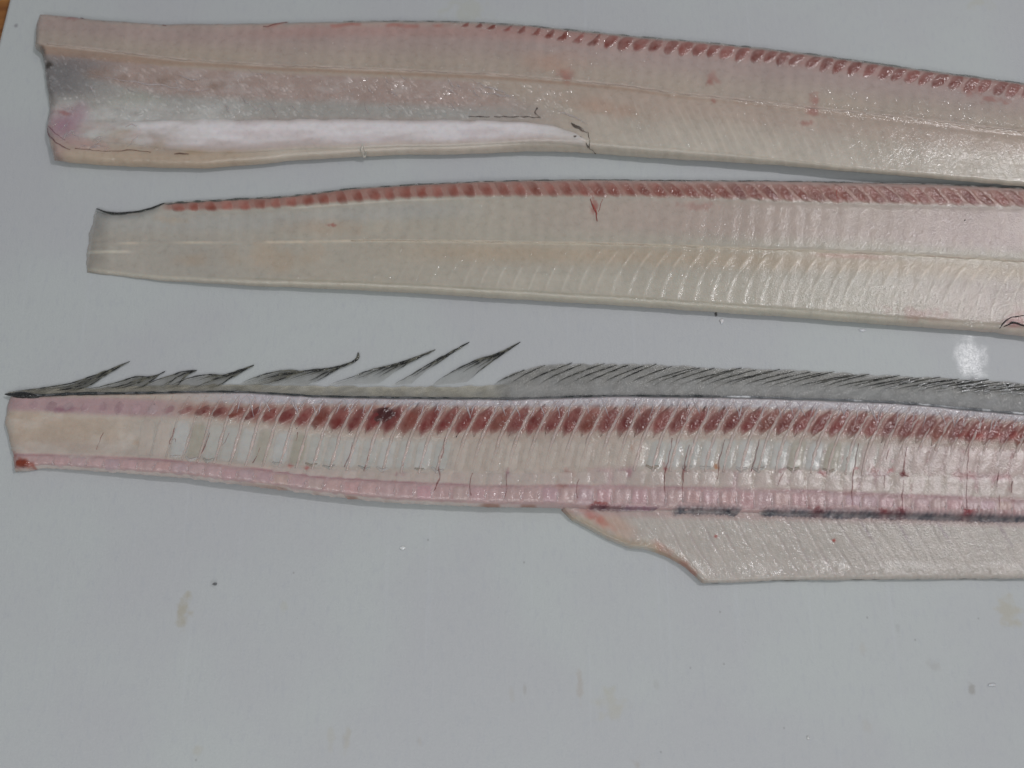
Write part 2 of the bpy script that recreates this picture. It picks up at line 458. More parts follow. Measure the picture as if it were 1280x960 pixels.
def patch(name, mat, parent, sh, cen, hw, hh, lean, rgb, bulge, n=7, m=11, shape="loz", seed=0, edge=0.15, cut=0.0, wetv=0.6, core=0.55, jit=0.12, soft=0.0, dirx=0.0):
    """a small raised piece lying in sheet sh. lean = px of x shift from bottom to top"""
    a = np.linspace(-1, 1, n)[None, :]; b = np.linspace(-1, 1, m)[:, None]
    if shape == "loz": w = np.sqrt(np.clip(1 - np.abs(b) ** 2.2, 0.02, 1)) * (1 - 0.18 * b)
    elif shape == "rhomb": w = np.clip(1.12 * (1 - np.abs(b) ** 1.7), .03, 1)
    elif shape == "slab": w = 1 - 0.42 * np.abs(b) ** 3.5
    elif shape == "tri": w = np.clip(0.55 + 0.5 * b, 0.06, 1.0) * np.sqrt(np.clip(1.05 - np.clip(b, 0, 1) ** 6, 0.02, 1))
    else: w = np.clip(1 - np.abs(b) ** 10 * 0.35, 0, 1)
    jx = jit * hw * noise(a * 3 + seed * 9.1, b * 3, 1.3, seed + 5)
    PX = cen[0] + a * hw * w - lean * 0.5 * b + jx
    PY = cen[1] + b * hh + 0 * a + jit * hh * 0.5 * noise(a * 3, b * 2 + seed, 1.1, seed + 9)
    und = sh.samp(sh.col, PX, PY)
    A = np.abs(a) + 0 * b; B = np.abs(b) + 0 * a
    fall = (1 - A ** (3.6 if shape == 'slab' else 2.4)) * (1 - B ** (4 if shape == 'slab' else 3))
    mk = np.clip(fall / (1 - core), 0, 1); mk = mk * mk * (3 - 2 * mk)
    if soft: mk = mk * (1 - soft * (1 - sst(-1.0, .35, b + dirx * a))) * (1 - .25 * soft * sst(.3, 1, b))
    mk = mk * (1 - edge * 0.5 * (noise(PX, PY, 4, seed + 3) + 1))
    c = und * (1 - mk[..., None]) + alb(rgb) * mk[..., None]
    Z = sh.z(PX, PY) + bulge * np.clip(fall, 0, 1) ** 0.7 * (1 + 0.5 * noise(PX, PY, 4, seed + 31)) - 0.00004 + 0.00010 * np.clip(fall * 6, 0, 1)
    W = P(PX, PY, Z, sh.zc)
    wet = np.full(PX.shape, wetv)
    return link_mesh(name, W, grid_faces(m, n), mat, parent, c, {"wet": wet, "alp": np.ones(PX.shape)})

def tube(name, mat, parent, pts, rad, z, zc, rgb, sides=6, alpha=1.0, sub=4, jitter=0.0, seed=0, rgb2=None, wetv=0.7, flat=1.0, period=5.0, amp=0.0):
    pts = np.array(pts, float); k = len(pts)
    seg = np.hypot(*(pts[1:] - pts[:-1]).T); cum = np.concatenate([[0], np.cumsum(seg)])
    n = max(3, int(k * sub)); t = np.linspace(0, cum[-1], n)
    # smooth the corners
    X = np.interp(t, cum, pts[:, 0]); Y = np.interp(t, cum, pts[:, 1])
    if n > 6:
        for _ in range(2):
            X[1:-1] = (X[:-2] + 2 * X[1:-1] + X[2:]) / 4; Y[1:-1] = (Y[:-2] + 2 * Y[1:-1] + Y[2:]) / 4
    X = X + jitter * noise(t, 0 * t, 6, seed); Y = Y + jitter * noise(t, 0 * t + 50, 6, seed + 1)
    R = np.interp(t / cum[-1], np.linspace(0, 1, len(rad)), rad) * 0.0004
    R = R * (1 + amp * noise(t, 0 * t, period, seed + 4))
    Zc = z(X, Y) if callable(z) else np.interp(t / cum[-1], np.linspace(0, 1, len(z)), z)
    W = P(X, Y, Zc, zc)
    T = np.gradient(W[:, :2], axis=0); T /= np.linalg.norm(T, axis=1)[:, None] + 1e-12
    N = np.stack([-T[:, 1], T[:, 0], 0 * T[:, 0]], -1)
    an = np.linspace(0, 2 * np.pi, sides, endpoint=False)
    V = W[:, None, :] + R[:, None, None] * (np.cos(an)[None, :, None] * N[:, None, :] + flat * np.sin(an)[None, :, None] * np.array([0, 0, 1.0]))
    V = V.reshape(-1, 3)
    i = np.arange(n - 1)[:, None] * sides; j = np.arange(sides)[None, :]; j2 = (j + 1) % sides
    F = np.stack([i + j, i + j2, i + sides + j2, i + sides + j], -1).reshape(-1, 4)
    F = [list(f) for f in F] + [list(range(sides - 1, -1, -1)), list(range((n - 1) * sides, n * sides))]
    c = np.array(rgb, float)[None, :] + np.zeros((n, 1))
    if rgb2 is not None:
        mk = sst(-0.15, 0.3, noise(t, 0 * t, period, seed + 8))[:, None]
        c = c * (1 - mk) + np.array(rgb2, float) * mk
    c = np.repeat(alb(c), sides, axis=0)
    al = np.interp(t / cum[-1], np.linspace(0, 1, len(alpha)), alpha) if hasattr(alpha, "__len__") else np.full(n, alpha)
    return link_mesh(name, V, F, mat, parent, c, {"wet": np.full(n * sides, wetv), "alp": np.repeat(al, sides)})

def beads(parent, sh, spots, seed, rgbmul=1.12):
    """little wet domes added for sparkle, paler than the surface below; spots = (px, py, half length, half width, angle in degrees)"""
    n = 7; V = []; F = []; Cc = []
    an = np.linspace(0, 2 * np.pi, n, endpoint=False)
    sp = np.array(spots, float)
    for k, (x, y, a, b_, ang) in enumerate(sp):
        t = math.radians(ang); ca, sa = math.cos(t), math.sin(t)
        PX = [x]; PY = [y]; H = [1.0]
        for rr, h in ((.5, .78), (1.0, -.25)):
            PX += list(x + a * rr * np.cos(an) * ca - b_ * rr * np.sin(an) * sa); PY += list(y + a * rr * np.cos(an) * sa + b_ * rr * np.sin(an) * ca); H += [h] * n
        V.append((PX, PY, np.array(H) * b_ * .0004 * .34))
        o = k * (2 * n + 1)
        for i in range(n):
            j = (i + 1) % n
            F.append([o, o + 1 + j, o + 1 + i]); F.append([o + 1 + i, o + 1 + j, o + 1 + n + j, o + 1 + n + i])
    PX = np.array([v[0] for v in V]); PY = np.array([v[1] for v in V]); H = np.array([v[2] for v in V])
    Z = sh.z(PX, PY) + H
    c = sh.samp(sh.col, PX, PY); c = np.clip(c * rgbmul + .02, 0, .85)
    o = link_mesh("wet_sparkle", P(PX, PY, Z, sh.zc), F, M["bead"], parent, c, {"wet": np.ones(PX.shape)})
    o["kind"] = "stuff"
    return o

def scatter(n, x0, x1, ylo, yhi, ang, seed, lo=.7, hi=1.6, el=1.5, dens=None):
    g = np.random.default_rng(seed); out = []
    while len(out) < n:
        x = g.uniform(x0, x1); y0, y1 = float(ylo(x)), float(yhi(x))
        if y1 <= y0: continue
        y = g.uniform(y0, y1)
        if noise(x, y, 22, seed) < g.uniform(-1.0, .6): continue
        if dens is not None and g.uniform() > dens(x, y): continue
        b_ = lo + (hi - lo) * g.uniform() ** 2.2
        out.append((x, y, b_ * (1 + (el - 1) * g.uniform(.3, 1.6)), b_, ang + g.uniform(-22, 22)))
    return out

# ================================================================== FILLET 1 (top)
def build_upper_fillet():
    root = thing("fish_fillet", "top fish fillet with an opened belly cavity and white lining on its left half", "fish fillet", group="skinless fillets cut from one long fish")
    top = curve([(40, 18), (48, 15), (65, 16), (110, 21), (150, 24), (206, 28), (250, 27), (310, 27), (400, 25), (500, 24), (560, 25), (600, 26), (650, 29), (700, 34), (750, 39), (800, 44), (850, 48), (900, 53), (950, 58), (1000, 64), (1050, 71), (1100, 78), (1150, 85), (1200, 92), (1250, 98), (1290, 104), (1440, 124)])
    bot = curve([(50, 195), (64, 198), (90, 201), (137, 205), (206, 207), (258, 208), (309, 204), (370, 198), (440, 194), (500, 191), (557, 191), (654, 187), (700, 187), (740, 189), (800, 194), (860, 198), (920, 202), (977, 207), (1050, 214), (1132, 221), (1200, 227), (1280, 234), (1440, 248)])
    left = [(0, 48), (.08, 43), (.22, 41), (.27, 50), (.36, 53), (.5, 55), (.62, 61), (.70, 59), (.78, 56), (.88, 60), (1, 66)]
    lat = curve([(40, 57), (140, 68), (200, 76), (260, 81), (340, 86), (440, 90), (560, 95), (620, 98), (700, 104), (780, 112), (840, 121), (977, 136), (1132, 153), (1280, 170), (1440, 190)])
    wtop = curve([(60, 152), (150, 152), (250, 149), (300, 150), (440, 149), (560, 151), (650, 155), (690, 162), (715, 170), (738, 184)])
    cav_end = lambda x: 1 - sst(560, 735, x)
    def cf(X, Y, V, s):
        L = lat(X); T = top(X); B = bot(X)
        col = np.zeros(X.shape + (3,)) + (163, 151, 142)
        col = mixc(col, (160, 142, 138), band((Y - T) / (L - T), 0.15, 0.6, 0.25) * 0.7)
        col = mixc(col, (166, 154, 138), sst(0.4, 1.0, (Y - T) / (L - T)) * (0.4 + 0.4 * fbm(X, Y, 60, 3)))
        low = sst(0, 1, (Y - L) / (B - L))
        col = mixc(col, (176, 170, 158), low * sst(620, 800, X) * 0.95)
        col = mixc(col, (168, 152, 140), band(Y - L, 2, 28, 8) * sst(640, 800, X) * 0.6)
        col = mixc(col, (152, 142, 135), (1 - sst(40, 260, X)) * 0.3)
        # belly cavity on the left half
        cv = sst(0, 5, Y - L - 6) * cav_end(X)
        diagb = curve([(40, 60), (560, 96), (600, 108), (660, 132), (720, 160), (745, 190), (1440, 260)])(X)
        cv = cv * sst(-3, 4, Y - diagb)
        col = mixc(col, (160, 142, 135), cv * 0.9)
        col = mixc(col, (184, 178, 176), cv * sst(-0.2, 0.6, fbm(X, Y, 20, 12, 4, 8)) * 0.42)
        gray_t = np.interp(X, [50, 120, 200, 300, 420, 600], [72, 98, 118, 124, 128, 136])
        g = band(Y, gray_t, wtop(X) + 1, 7) * cav_end(X)
        col = mixc(col, (156, 156, 151), g * 0.85)
        col = mixc(col, (160, 164, 150), g * blob(X, Y, 175, 128, 45, 16, 0, 8) * 0.5)
        col = mixc(col, (114, 112, 113), (1 - sst(80, 170, X + 0.5 * (Y - 90))) * band(Y, 72, 122, 12) * 0.8)
        col = mixc(col, (152, 122, 116), band(Y - T, 4, 17 + 3 * sst(800, 900, X), 2.5) * sst(575, 640, X) * .8)
        hz = band(X, 75, 300, 40) * band(Y, 126, 186, 12) * cv
        col = mixc(col, (178, 178, 174), hz * np.clip(.65 + .8 * fbm(X, Y, 26, 145, 3, 10), 0, 1))
        # edge of translucent tissue at the top left
        col = mixc(col, (140, 143, 138), (1 - sst(0, 10, Y - T + 2 * noise(X, Y, 12, 4))) * sst(90, 150, X) * 0.75)
        col = mixc(col, (152, 122, 120), blob(X, Y, 95, 24, 20, 5, -8, 5) * .9)
        col = mixc(col, (156, 116, 108), band(Y - T - (9 + 3 * noise(X, X, 30, 21)), -2, 2.5, 2) * sst(280, 420, X) * (1 - sst(560, 600, X)) * sst(-.2, .6, noise(X, 0 * X, 14, 33)))
        col = mixc(col, (165, 135, 130), band(Y - T, 10, 24, 6) * sst(250, 400, X) * 0.6)
        col = mixc(col, (156, 112, 106), blob(X, Y, 347, 33, 18, 3.5, -20, 6) * .6)
        # bottom tan rim
        rim = sst(-26, -8, Y - B + 8 * (1 - sst(60, 330, X)) + 4 * noise(X, Y, 18, 8)) * (1 - sst(330, 560, X))
        col = mixc(col, (172, 158, 140), rim * 0.85)
        col = mixc(col, (180, 172, 160), sst(-17, -9, Y - B) * sst(280, 360, X) * (1 - sst(700, 750, X)) * .85)
        # pink corner
        col = mixc(col, (156, 124, 138), blob(X, Y, 76, 158, 36, 34, 20, 15, .6) * .95)
        col = mixc(col, (170, 144, 143), blob(X, Y, 110, 182, 40, 9, 10, 16) * .6)
        col = mixc(col, (150, 108, 106), blob(X, Y, 82, 142, 16, 4, 12, 17) * .7)
        # lateral septum: pale line above a tan one, widened at left as painted ridge shadow
        col = mixc(col, (152, 128, 112), band(Y - L, 1, 5 + 6 * (1 - sst(120, 270, X)), 2) * .6 * (1 - .5 * sst(700, 900, X)))
        col = mixc(col, (192, 178, 168), band(Y - L, -2.2, 1, 1.6) * (.5 + .4 * noise(X, Y, 14, 40)))
        # muscle strips: near-vertical in the upper half, leaning in the lower
        ph = (X + 0.12 * (Y - T)) / 18.3
        st1 = np.cos(2 * np.pi * ph)
        col = col * (1 + 0.012 * st1 * sst(4, 14, Y - T) * (Y < L) )[..., None]
        ph2 = (X - 0.45 * (Y - L) + 5 * fbm(X, Y, 40, 301)) / 18.3
        col = col * (1 + 0.012 * np.cos(2 * np.pi * ph2) * (Y > L) * sst(640, 760, X))[..., None]
        col = mixc(col, (134, 136, 130), (1 - sst(2.5, 5.5, Y - T)) * sst(400, 480, X) * .75)
        f9 = ((X - 0.5 * (Y - L) + 4 * fbm(X, Y, 30, 311)) / 9.15) % 1
        col = mixc(col, (192, 186, 176), np.exp(-((f9 - .5) / .13) ** 2) * sst(3, 30, Y - L) * sst(660, 800, X) * (.16 + .2 * noise(X, Y, 14, 312)))
        # blood marks
        for cx, cy, rx, ry, a in ((890, 102, 10, 9, -30), (886, 108, 6, 5, 0), (1012, 143, 17, 8, 10), (1017, 128, 7, 9, -30), (1210, 119, 12, 8, 0), (705, 98, 13, 10, -30), (890, 130, 6, 4, 0), (1005, 158, 10, 4, 0), (1240, 128, 20, 6, 5)):
            col = mixc(col, (146, 100, 93), blob(X, Y, cx, cy, rx, ry, a, int(cx), .7) * .6)
        col = mixc(col, (168, 138, 124), blob(X, Y, 690, 82, 50, 16, 0, 51) * .5)
        col = mixc(col, (168, 140, 124), blob(X, Y, 760, 140, 60, 14, 12, 52) * .5)
        # dark membrane corner
        col = mixc(col, (62, 56, 50), blob(X, Y, 58, 81, 10, 4, -5, 60) * 1.2)
        col = mixc(col, (95, 75, 64), blob(X, Y, 52, 68, 6, 9, 20, 61) * .9)
        # olive and tan skin scraps
        for cx, cy, rx, ry in ((205, 100, 14, 7), (270, 108, 14, 7), (245, 190, 22, 8), (200, 180, 10, 8), (290, 190, 14, 5), (150, 170, 26, 9), (120, 92, 20, 9), (152, 98, 12, 6)):
            col = mixc(col, (158, 140, 116) if cy > 150 else (140, 120, 108), blob(X, Y, cx, cy, rx, ry, -8, int(cx) + 70) * .55)
        col = col * (1 + 0.035 * fbm(X, Y, 40, 100, 3))[..., None]
        wet = 0.22 - .15 * low * sst(800, 1000, X) + 0.85 * cv * band(Y, L + 6, wtop(X) - 5, 12) + 0.15 * sst(1000, 1200, X) + 0.3 * (np.abs(Y - L + 3) < 6)
        return col, np.clip(wet, 0, 1.3)
    def hf(X, Y, V, s):
        L = lat(X); T = top(X); B = bot(X)
        full = 0.0062
        h = full * np.ones_like(X) * (1 - .62 * sst(.35, 1, V) * sst(740, 1100, X))
        inc = sst(0, 26, Y - L - 2) * (1 - sst(520, 740, X + 0.6 * (Y - 150)))
        h = h - inc * 0.0032 + 0.0010 * inc * sst(-25, -6, Y - B) * 1.2
        h += 0.00035 * np.exp(-((Y - L + 1) / 3.0) ** 2)
        h -= 0.00030 * np.exp(-((Y - L - 5) / 4.0) ** 2)
        h += 0.00003 * np.cos(2 * np.pi * (X + 0.12 * (Y - T)) / 18.3) * sst(0, 10, L - Y)
        q = ((X - 0.45 * (Y - L) + 5 * fbm(X, Y, 40, 301)) / 18.3) % 1.0
        h += 0.00004 * (q ** 3) * (1 + .8 * noise(X, Y, 9, 203)) * sst(640, 760, X) * sst(6, 14, Y - L)
        u = X + 0.8 * Y; w = Y - 0.7 * X
        cavt = inc * band(Y, L + 6, wtop(X), 10)
        h += cavt * (0.00050 * np.clip(fbm(u, w, 9, 201, 2, 4.5), -0.1, 1) + 0.0005 * fbm(X, Y, 26, 202, 2))
        h += 0.00006 * fbm(X, Y, 5, 204, 2) + 0.00025 * fbm(X, Y, 45, 205, 2)
        h += 0.00010 * np.clip(noise(X - 0.45 * Y, Y, 4, 206, 9), 0.3, 1) * sst(980, 1150, X) * sst(-30, 0, Y - L)
        ll = (1 - sst(60, 300, X)) * sst(130, 150, Y)
        h += ll * 0.0007 * fbm(X, Y, 18, 207, 3)
        return h
    def af(X, Y, V, q):
        a = .45 + .55 * sst(0, 13, X - q.xlv[:, None] + 3 * noise(X, Y, 9, 6))
        return np.minimum(a, 1 - .42 * (1 - sst(0, 8, Y - top(X))) * (1 - sst(540, 600, X)))
    s = Sheet(top, bot, left, hf, cf, 0.0045, 170, 40, afun=af, wall=lambda X, V: 10 - 6.5 * sst(760, 1100, X) * sst(.5, .8, V), lift=lambda X, V: (.0022 + .0026 * sst(740, 1100, X)) * sst(.12, 1, V))
    s.build("flesh", M["flesh"], root)
    # white belly lining
    ws = np.linspace(0, 1, 26); xs = np.linspace(84, 737, 350)
    XX = np.broadcast_to(xs[:, None], (350, 26)).copy()
    tt = wtop(xs) + 1.0 * noise(xs, xs * 0, 15, 9); bb = bot(xs) - np.interp(xs, [84, 170, 236, 300, 450, 600, 680, 737], [28, 24, 17, 11, 6, 5, 4, 2])
    bb = np.maximum(bb, tt + 0.8)
    YY = tt[:, None] + (bb - tt)[:, None] * ws[None, :]
    fall = 4 * ws * (1 - ws); endf = sst(84, 330, xs)[:, None] * (1 - sst(715, 737, xs))[:, None]
    und = s.samp(s.col, XX, YY)
    mk = np.clip(fall[None, :] ** .8 * 1.4, 0, 1) * np.clip(endf * 1.25 + 3.0 * endf * (1 - endf) * fbm(XX, YY, 20, 77, 3, 9), 0, 1)
    wc = mixc(np.zeros(XX.shape + (3,)) + (205, 202, 204), (190, 180, 181), sst(0, .8, fbm(XX, YY, 60, 78, 2, 12)) * .6)
    wc = mixc(wc, (176, 164, 160), sst(.5, .95, ws[None, :] + .25 * fbm(XX, YY, 40, 83, 2, 10)) * .8)
    wc = mixc(wc, (180, 176, 170), sst(650, 730, XX) * .8)
    c = und * (1 - mk[..., None]) + alb(wc) * mk[..., None]
    ZZ = s.z(XX, YY) + 0.0010 * np.clip(fall[None, :], 0, 1) ** .5 * np.clip(endf * 2, 0, 1) + 0.00003 + 0.00022 * fbm(XX, YY, 36, 79, 3, 7)
    link_mesh("belly_lining", P(XX, YY, ZZ, s.zc), grid_faces(350, 26)[:, ::-1], M["flesh"], root, c, {"wet": np.full(XX.shape, .12), "alp": np.ones(XX.shape)})
    # red muscle blocks along the back edge
    x = 583.0; k = 0
    while x < 1432:
        T = float(top(x)); f = float(sst(570, 800, x))
        hh = 4.5 + 5.2 * f + (0.8 * random.random()); cy = T + 5.2 + 4.2 * f + hh * 0.55
        hw = (6.2 + 2.9 * f) * random.uniform(.85, 1.08)
        r = random.uniform(-7, 7)
        patch("muscle_block", M["muscle"], root, s, (x, cy), hw, hh * random.uniform(.85, 1.1), 6 + 6 * f + random.uniform(-2.5, 3), (117 + 1.4 * r, 68 + r, 62 + r), 0.00028, shape="tri" if x < 760 else "loz", soft=.4, dirx=.3, seed=k, core=0.3, edge=.4, wetv=.7, jit=.14)
        x += 18.0 + random.uniform(-2.6, 2.6); k += 1
    # silvery rim above the blocks
    tube("skin_rim", M["skin"], root, [(x, float(top(x)) + 2.2) for x in np.arange(430, 1436, 6)], [1.2, 1.6, 1.6], lambda a, b: s.z(a, b) + 0.0001, s.zc, (112, 114, 110), sides=5, sub=2.2, jitter=1.2, seed=5, rgb2=(160, 160, 156), period=9, amp=.5, alpha=.6)
    tube("septum_line", M["bone"], root, [(x, float(lat(x)) - 0.6) for x in np.arange(60, 1436, 12)], [1.0, 1.2, 1.3], lambda a, b: s.z(a, b) - 0.00015, s.zc, (186, 172, 160), sides=5, sub=3, jitter=.8, seed=15, rgb2=(172, 158, 148), period=17, alpha=.6)
    # black membrane scraps round the vent
    dark = (48, 44, 44)
    zf = lambda a, b: s.z(a, b) + 0.00015
    for pts, r in (([(585, 148), (600, 148.5), (612, 149)], [.4, .7, .3]), ([(618, 149), (640, 149.5), (662, 150), (676, 152)], [.4, .8, .6, .3]), ([(672, 140), (669, 146), (675, 151)], [.8, 1, .4]),
                   ([(575, 175), (597, 176)], [.4, .5]), ([(714, 159), (722, 165), (733, 171)], [.7, 1.8, .9]), ([(706, 181), (712, 178), (722, 176), (730, 180), (735, 187)], [.6, 1.9, 1.2, 1.0, 1.6]),
                   ([(733, 171), (736, 178), (735, 187), (746, 190)], [.5, .6, 1.0, .4])):
        tube("black_membrane", M["vein"], root, pts, r, zf, s.zc, (66, 58, 56), sub=5, jitter=1.2, seed=int(pts[0][0]), amp=.7, alpha=.6, rgb2=(112, 100, 94), period=4)
    for pts, r, c in (([(58, 160), (62, 170), (74, 183), (90, 190)], [.4, .9, .6, .4], (120, 84, 92)), ([(60, 158), (70, 168), (83, 176)], [.4, .5, .3], (140, 98, 116)), ([(95, 188), (130, 192), (160, 190), (190, 193)], [.5, .3, .6, .3], (126, 92, 80)),
                      ([(220, 195), (232, 194), (238, 195)], [.4, 1.0, .4], (96, 66, 58)), ([(330, 37), (345, 33), (360, 28)], [.6, 1.2, .8], (140, 92, 86)), ([(205, 34), (209, 35)], [.8, .6], (140, 88, 84)), ([(100, 21), (112, 20.5)], [.8, .5], (96, 66, 62))):
        tube("blood_vessel", M["vein"], root, pts, r, zf, s.zc, c, sub=5, jitter=1.0, seed=int(pts[0][0]), amp=.6, alpha=.55)
    # pale skin folds across the cavity
    for k, pts in enumerate(([(105, 92), (150, 99), (200, 106), (250, 115), (270, 108)], [(110, 118), (112, 105), (118, 124)], [(150, 165), (165, 155), (182, 162)], [(160, 186), (175, 168), (185, 160)], [(80, 172), (92, 165), (100, 176)],
                             [(585, 102), (610, 112), (640, 122), (650, 124)], [(600, 118), (625, 121), (648, 125)], [(690, 140), (710, 148), (735, 162)], [(235, 188), (250, 178), (262, 184)], [(215, 92), (240, 100), (262, 98)])):
        tube("skin_fold", M["bone"], root, pts, [.5, 1.7, .6], lambda a, b: s.z(a, b) + .0001, s.zc, (196, 188, 188), sub=6, jitter=2, seed=k, alpha=[.1, .55, .1], wetv=1.2)
    g = np.random.default_rng(5)
    for k in range(34):
        x = g.uniform(80, 680); L_ = float(lat(x)) + 8; y = g.uniform(L_, max(L_ + 5, float(wtop(x)) - 10)) if k < 22 else g.uniform(150, 192)
        if k >= 22: x = g.uniform(70, 290)
        a = math.radians(g.uniform(15, 60) if k < 22 else g.uniform(-50, 10)); ln = g.uniform(5, 13)
        tube("skin_fold", M["bone"], root, [(x - ln * math.cos(a), y - ln * math.sin(a)), (x, y + g.uniform(-3, 3)), (x + ln * math.cos(a), y + ln * math.sin(a))], [.4, g.uniform(.8, 2.0), .4], lambda a_, b_: s.z(a_, b_) + .0001, s.zc, (192, 184, 184), sub=6, jitter=2, seed=k + 60, alpha=[.05, .4, .05], wetv=1.3)
    up = lambda d: (lambda x: float(lat(x)) + d)
    sp = scatter(760, 60, 715, up(8), lambda x: float(wtop(x)) - 2, 35, 1, .6, 2.3, 2.2) + scatter(60, 55, 120, lambda x: 74, lambda x: 125, 20, 2, .8, 2.4)
    sp += scatter(90, 62, 300, lambda x: 140, lambda x: 192, -30, 3, .6, 1.8, 2.4) + scatter(260, 740, 1430, up(14), lambda x: float(bot(x)) - 8, 62, 4, .5, 1.2, 2.0)
    sp += scatter(330, 1010, 1430, up(-30), up(12), 70, 5, .6, 1.5, 2.0) + scatter(140, 300, 1000, up(-40), up(-2), 0, 6, .5, 1.2, 1.2)
    sp += scatter(200, 420, 1430, lambda x: float(top(x)) + 2, lambda x: float(top(x)) + 15, -50, 7, .5, 1.1, 1.8)
    for x in np.arange(440, 1430, 18.3): sp.append((x + g.uniform(-3, 3), float(lat(x)) - 5 + g.uniform(-2, 1), g.uniform(1, 2.2), g.uniform(.7, 1.3), -70))
    beads(root, s, sp, 1)
    # drip on the lower edge
    tube("flesh_tag", M["bone"], root, [(454, 183), (453, 189), (455, 194), (459, 191)], [1.0, 2.6, 2.8, 1], lambda a, b: s.z(a, b) + .0003, s.zc, (190, 186, 176), sub=6, seed=3, alpha=.8)
    return s

# ================================================================== FILLET 2 (middle)
def build_middle_fillet():
    root = thing("fish_fillet", "narrow tapering fish fillet lying between the top fillet and the bony piece", "fish fillet", group="skinless fillets cut from one long fish")
    top = curve([(100, 256), (118, 256), (126, 260), (138, 263), (152, 263), (175, 260), (192, 255), (203, 250), (215, 249), (300, 245), (350, 243), (400, 238), (430, 234), (460, 232), (500, 230), (560, 227), (640, 224), (720, 223), (850, 224), (1000, 225), (1100, 227), (1180, 229), (1280, 234), (1440, 243)], 3)
    bot = curve([(100, 336), (140, 341), (200, 348), (300, 355), (350, 357), (420, 360), (500, 364), (600, 370), (700, 376), (800, 382), (900, 389), (1000, 396), (1100, 404), (1200, 411), (1240, 414), (1280, 419), (1440, 436)])
    left = [(0, 118), (.1, 114), (.25, 112), (.4, 108), (.55, 107), (.7, 105), (.85, 104), (1, 105)]
    lat = curve([(100, 304), (185, 302), (290, 303), (480, 303), (644, 306), (775, 308), (860, 311), (991, 316), (1122, 321), (1280, 330), (1440, 342)])
    rb = curve([(100, 262), (210, 262), (300, 262), (400, 256), (500, 250), (600, 248), (800, 248), (1000, 254), (1100, 257), (1280, 261), (1440, 268)])
    def cf(X, Y, V, s):
        L = lat(X); T = top(X); B = bot(X); R = rb(X)
        col = np.zeros(X.shape + (3,)) + (167, 162, 150)
        col = mixc(col, (160, 157, 149), (1 - sst(240, 420, X)) * .7)
        col = mixc(col, (168, 152, 144), sst(560, 900, X) * band(Y, R, L - 14, 12) * .75)
        col = mixc(col, (163, 164, 160), band(Y, R + 6, R + 26, 8) * (1 - sst(520, 640, X)) * .6)
        col = mixc(col, (170, 154, 134), band(Y - L, 3, 24, 10) * sst(420, 620, X) * .6)
        col = mixc(col, (170, 154, 135), blob(X, Y, 345, 322, 75, 22, 3, 31, .7) * .5)
        col = mixc(col, (170, 152, 132), blob(X, Y, 240, 325, 30, 12, 3, 32) * .4)
        col = mixc(col, (168, 154, 136), blob(X, Y, 215, 274, 26, 6, 3, 37) * .5)
        col = mixc(col, (166, 150, 134), blob(X, Y, 400, 285, 60, 14, 3, 33) * .5)
        col = mixc(col, (172, 168, 156), sst(30, 46, Y - L) * sst(480, 700, X) * .8)
        col = mixc(col, (172, 154, 150), sst(1060, 1240, X) * sst(10, 40, Y - L) * .45)
        col = mixc(col, (166, 148, 148), sst(1080, 1200, X) * band(Y, R, L - 10, 10) * .3)
        col = mixc(col, (166, 128, 116), band(Y - L, 0, 7, 3) * sst(1000, 1040, X) * (1 - sst(1080, 1130, X)) * .5)
        # red-brown ground under the blocks
        rd = band(Y, T + 3, R - 1, 2.5) * sst(196, 215, X)
        col = mixc(col, (150, 114, 106), rd * .85)
        col = mixc(col, (168, 150, 145), band(Y, T + 2, T + 9, 3) * sst(500, 900, X) * .8)
        # darker back edge
        dk = (1 - sst(1.5, 5, Y - T + 1.5 * noise(X, Y, 7, 8)))
        col = mixc(col, (72, 76, 74), dk * (1 - sst(650, 760, X)) * .85)
        col = mixc(col, (150, 148, 146), dk * sst(650, 760, X) * .6)
        col = mixc(col, (148, 152, 150), band(Y - T, 3, 11, 4) * (1 - sst(180, 215, X)) * .6)
        # lateral line
        gap = sst(-.4, .2, noise(X, 0 * X, 40, 81)) * (1 - sst(300, 500, X)) + sst(300, 500, X)
        col = mixc(col, (196, 186, 168), band(Y - L, -1.6, 1.6, 1.3) * .75 * gap)
        col = mixc(col, (190, 186, 172), band(Y, 311.5, 315, 1.2) * (1 - sst(150, 172, X)) * .8)
        col = mixc(col, (190, 184, 172), band(Y - R - 2.5, -1.2, 1.2, 1) * sst(355, 380, X) * (1 - sst(520, 640, X)) * .7)
        # flesh strips
        ph = (X + 0.10 * (Y - T)) / 20
        col = col * (1 + 0.008 * np.cos(2 * np.pi * ph) * (Y < L))[..., None]
        d = Y - L
        ph2 = ((X + 0.55 * d - 0.006 * np.clip(d - 34, -99, 99) ** 2) / 20.6) % 1
        ln = np.exp(-((ph2 - .5) / .07) ** 2)
        amp = sst(430, 640, X) * band(d, 30, (B - L) - 10, 5)
        col = mixc(col, (194, 190, 178), ln * amp * .38)
        amp2 = sst(680, 820, X) * band(d, 9, 27, 4)
        col = mixc(col, (205, 194, 178), ln * amp2 * .55)
        # lip along the lower edge
        col = mixc(col, (150, 146, 130), band(B - Y, 5.5, 7.5, 1.2) * sst(200, 400, X) * .55)
        col = mixc(col, (186, 182, 166), band(B - Y, 1.5, 4.5, 1.2) * .4)
        # blood marks
        for cx, cy, rx, ry, a in ((416, 283, 7, 2.6, 8), (742, 262, 5, 15, 12), (820, 244, 16, 6, 0), (1048, 252, 12, 7, 0), (748, 246, 16, 5, 0), (870, 260, 30, 6, 0), (1270, 402, 22, 14, 0), (1150, 395, 50, 9, 5)):
            col = mixc(col, (146, 96, 90), blob(X, Y, cx, cy, rx, ry, a, int(cx), .7) * (.65 if rx < 9 else .3))
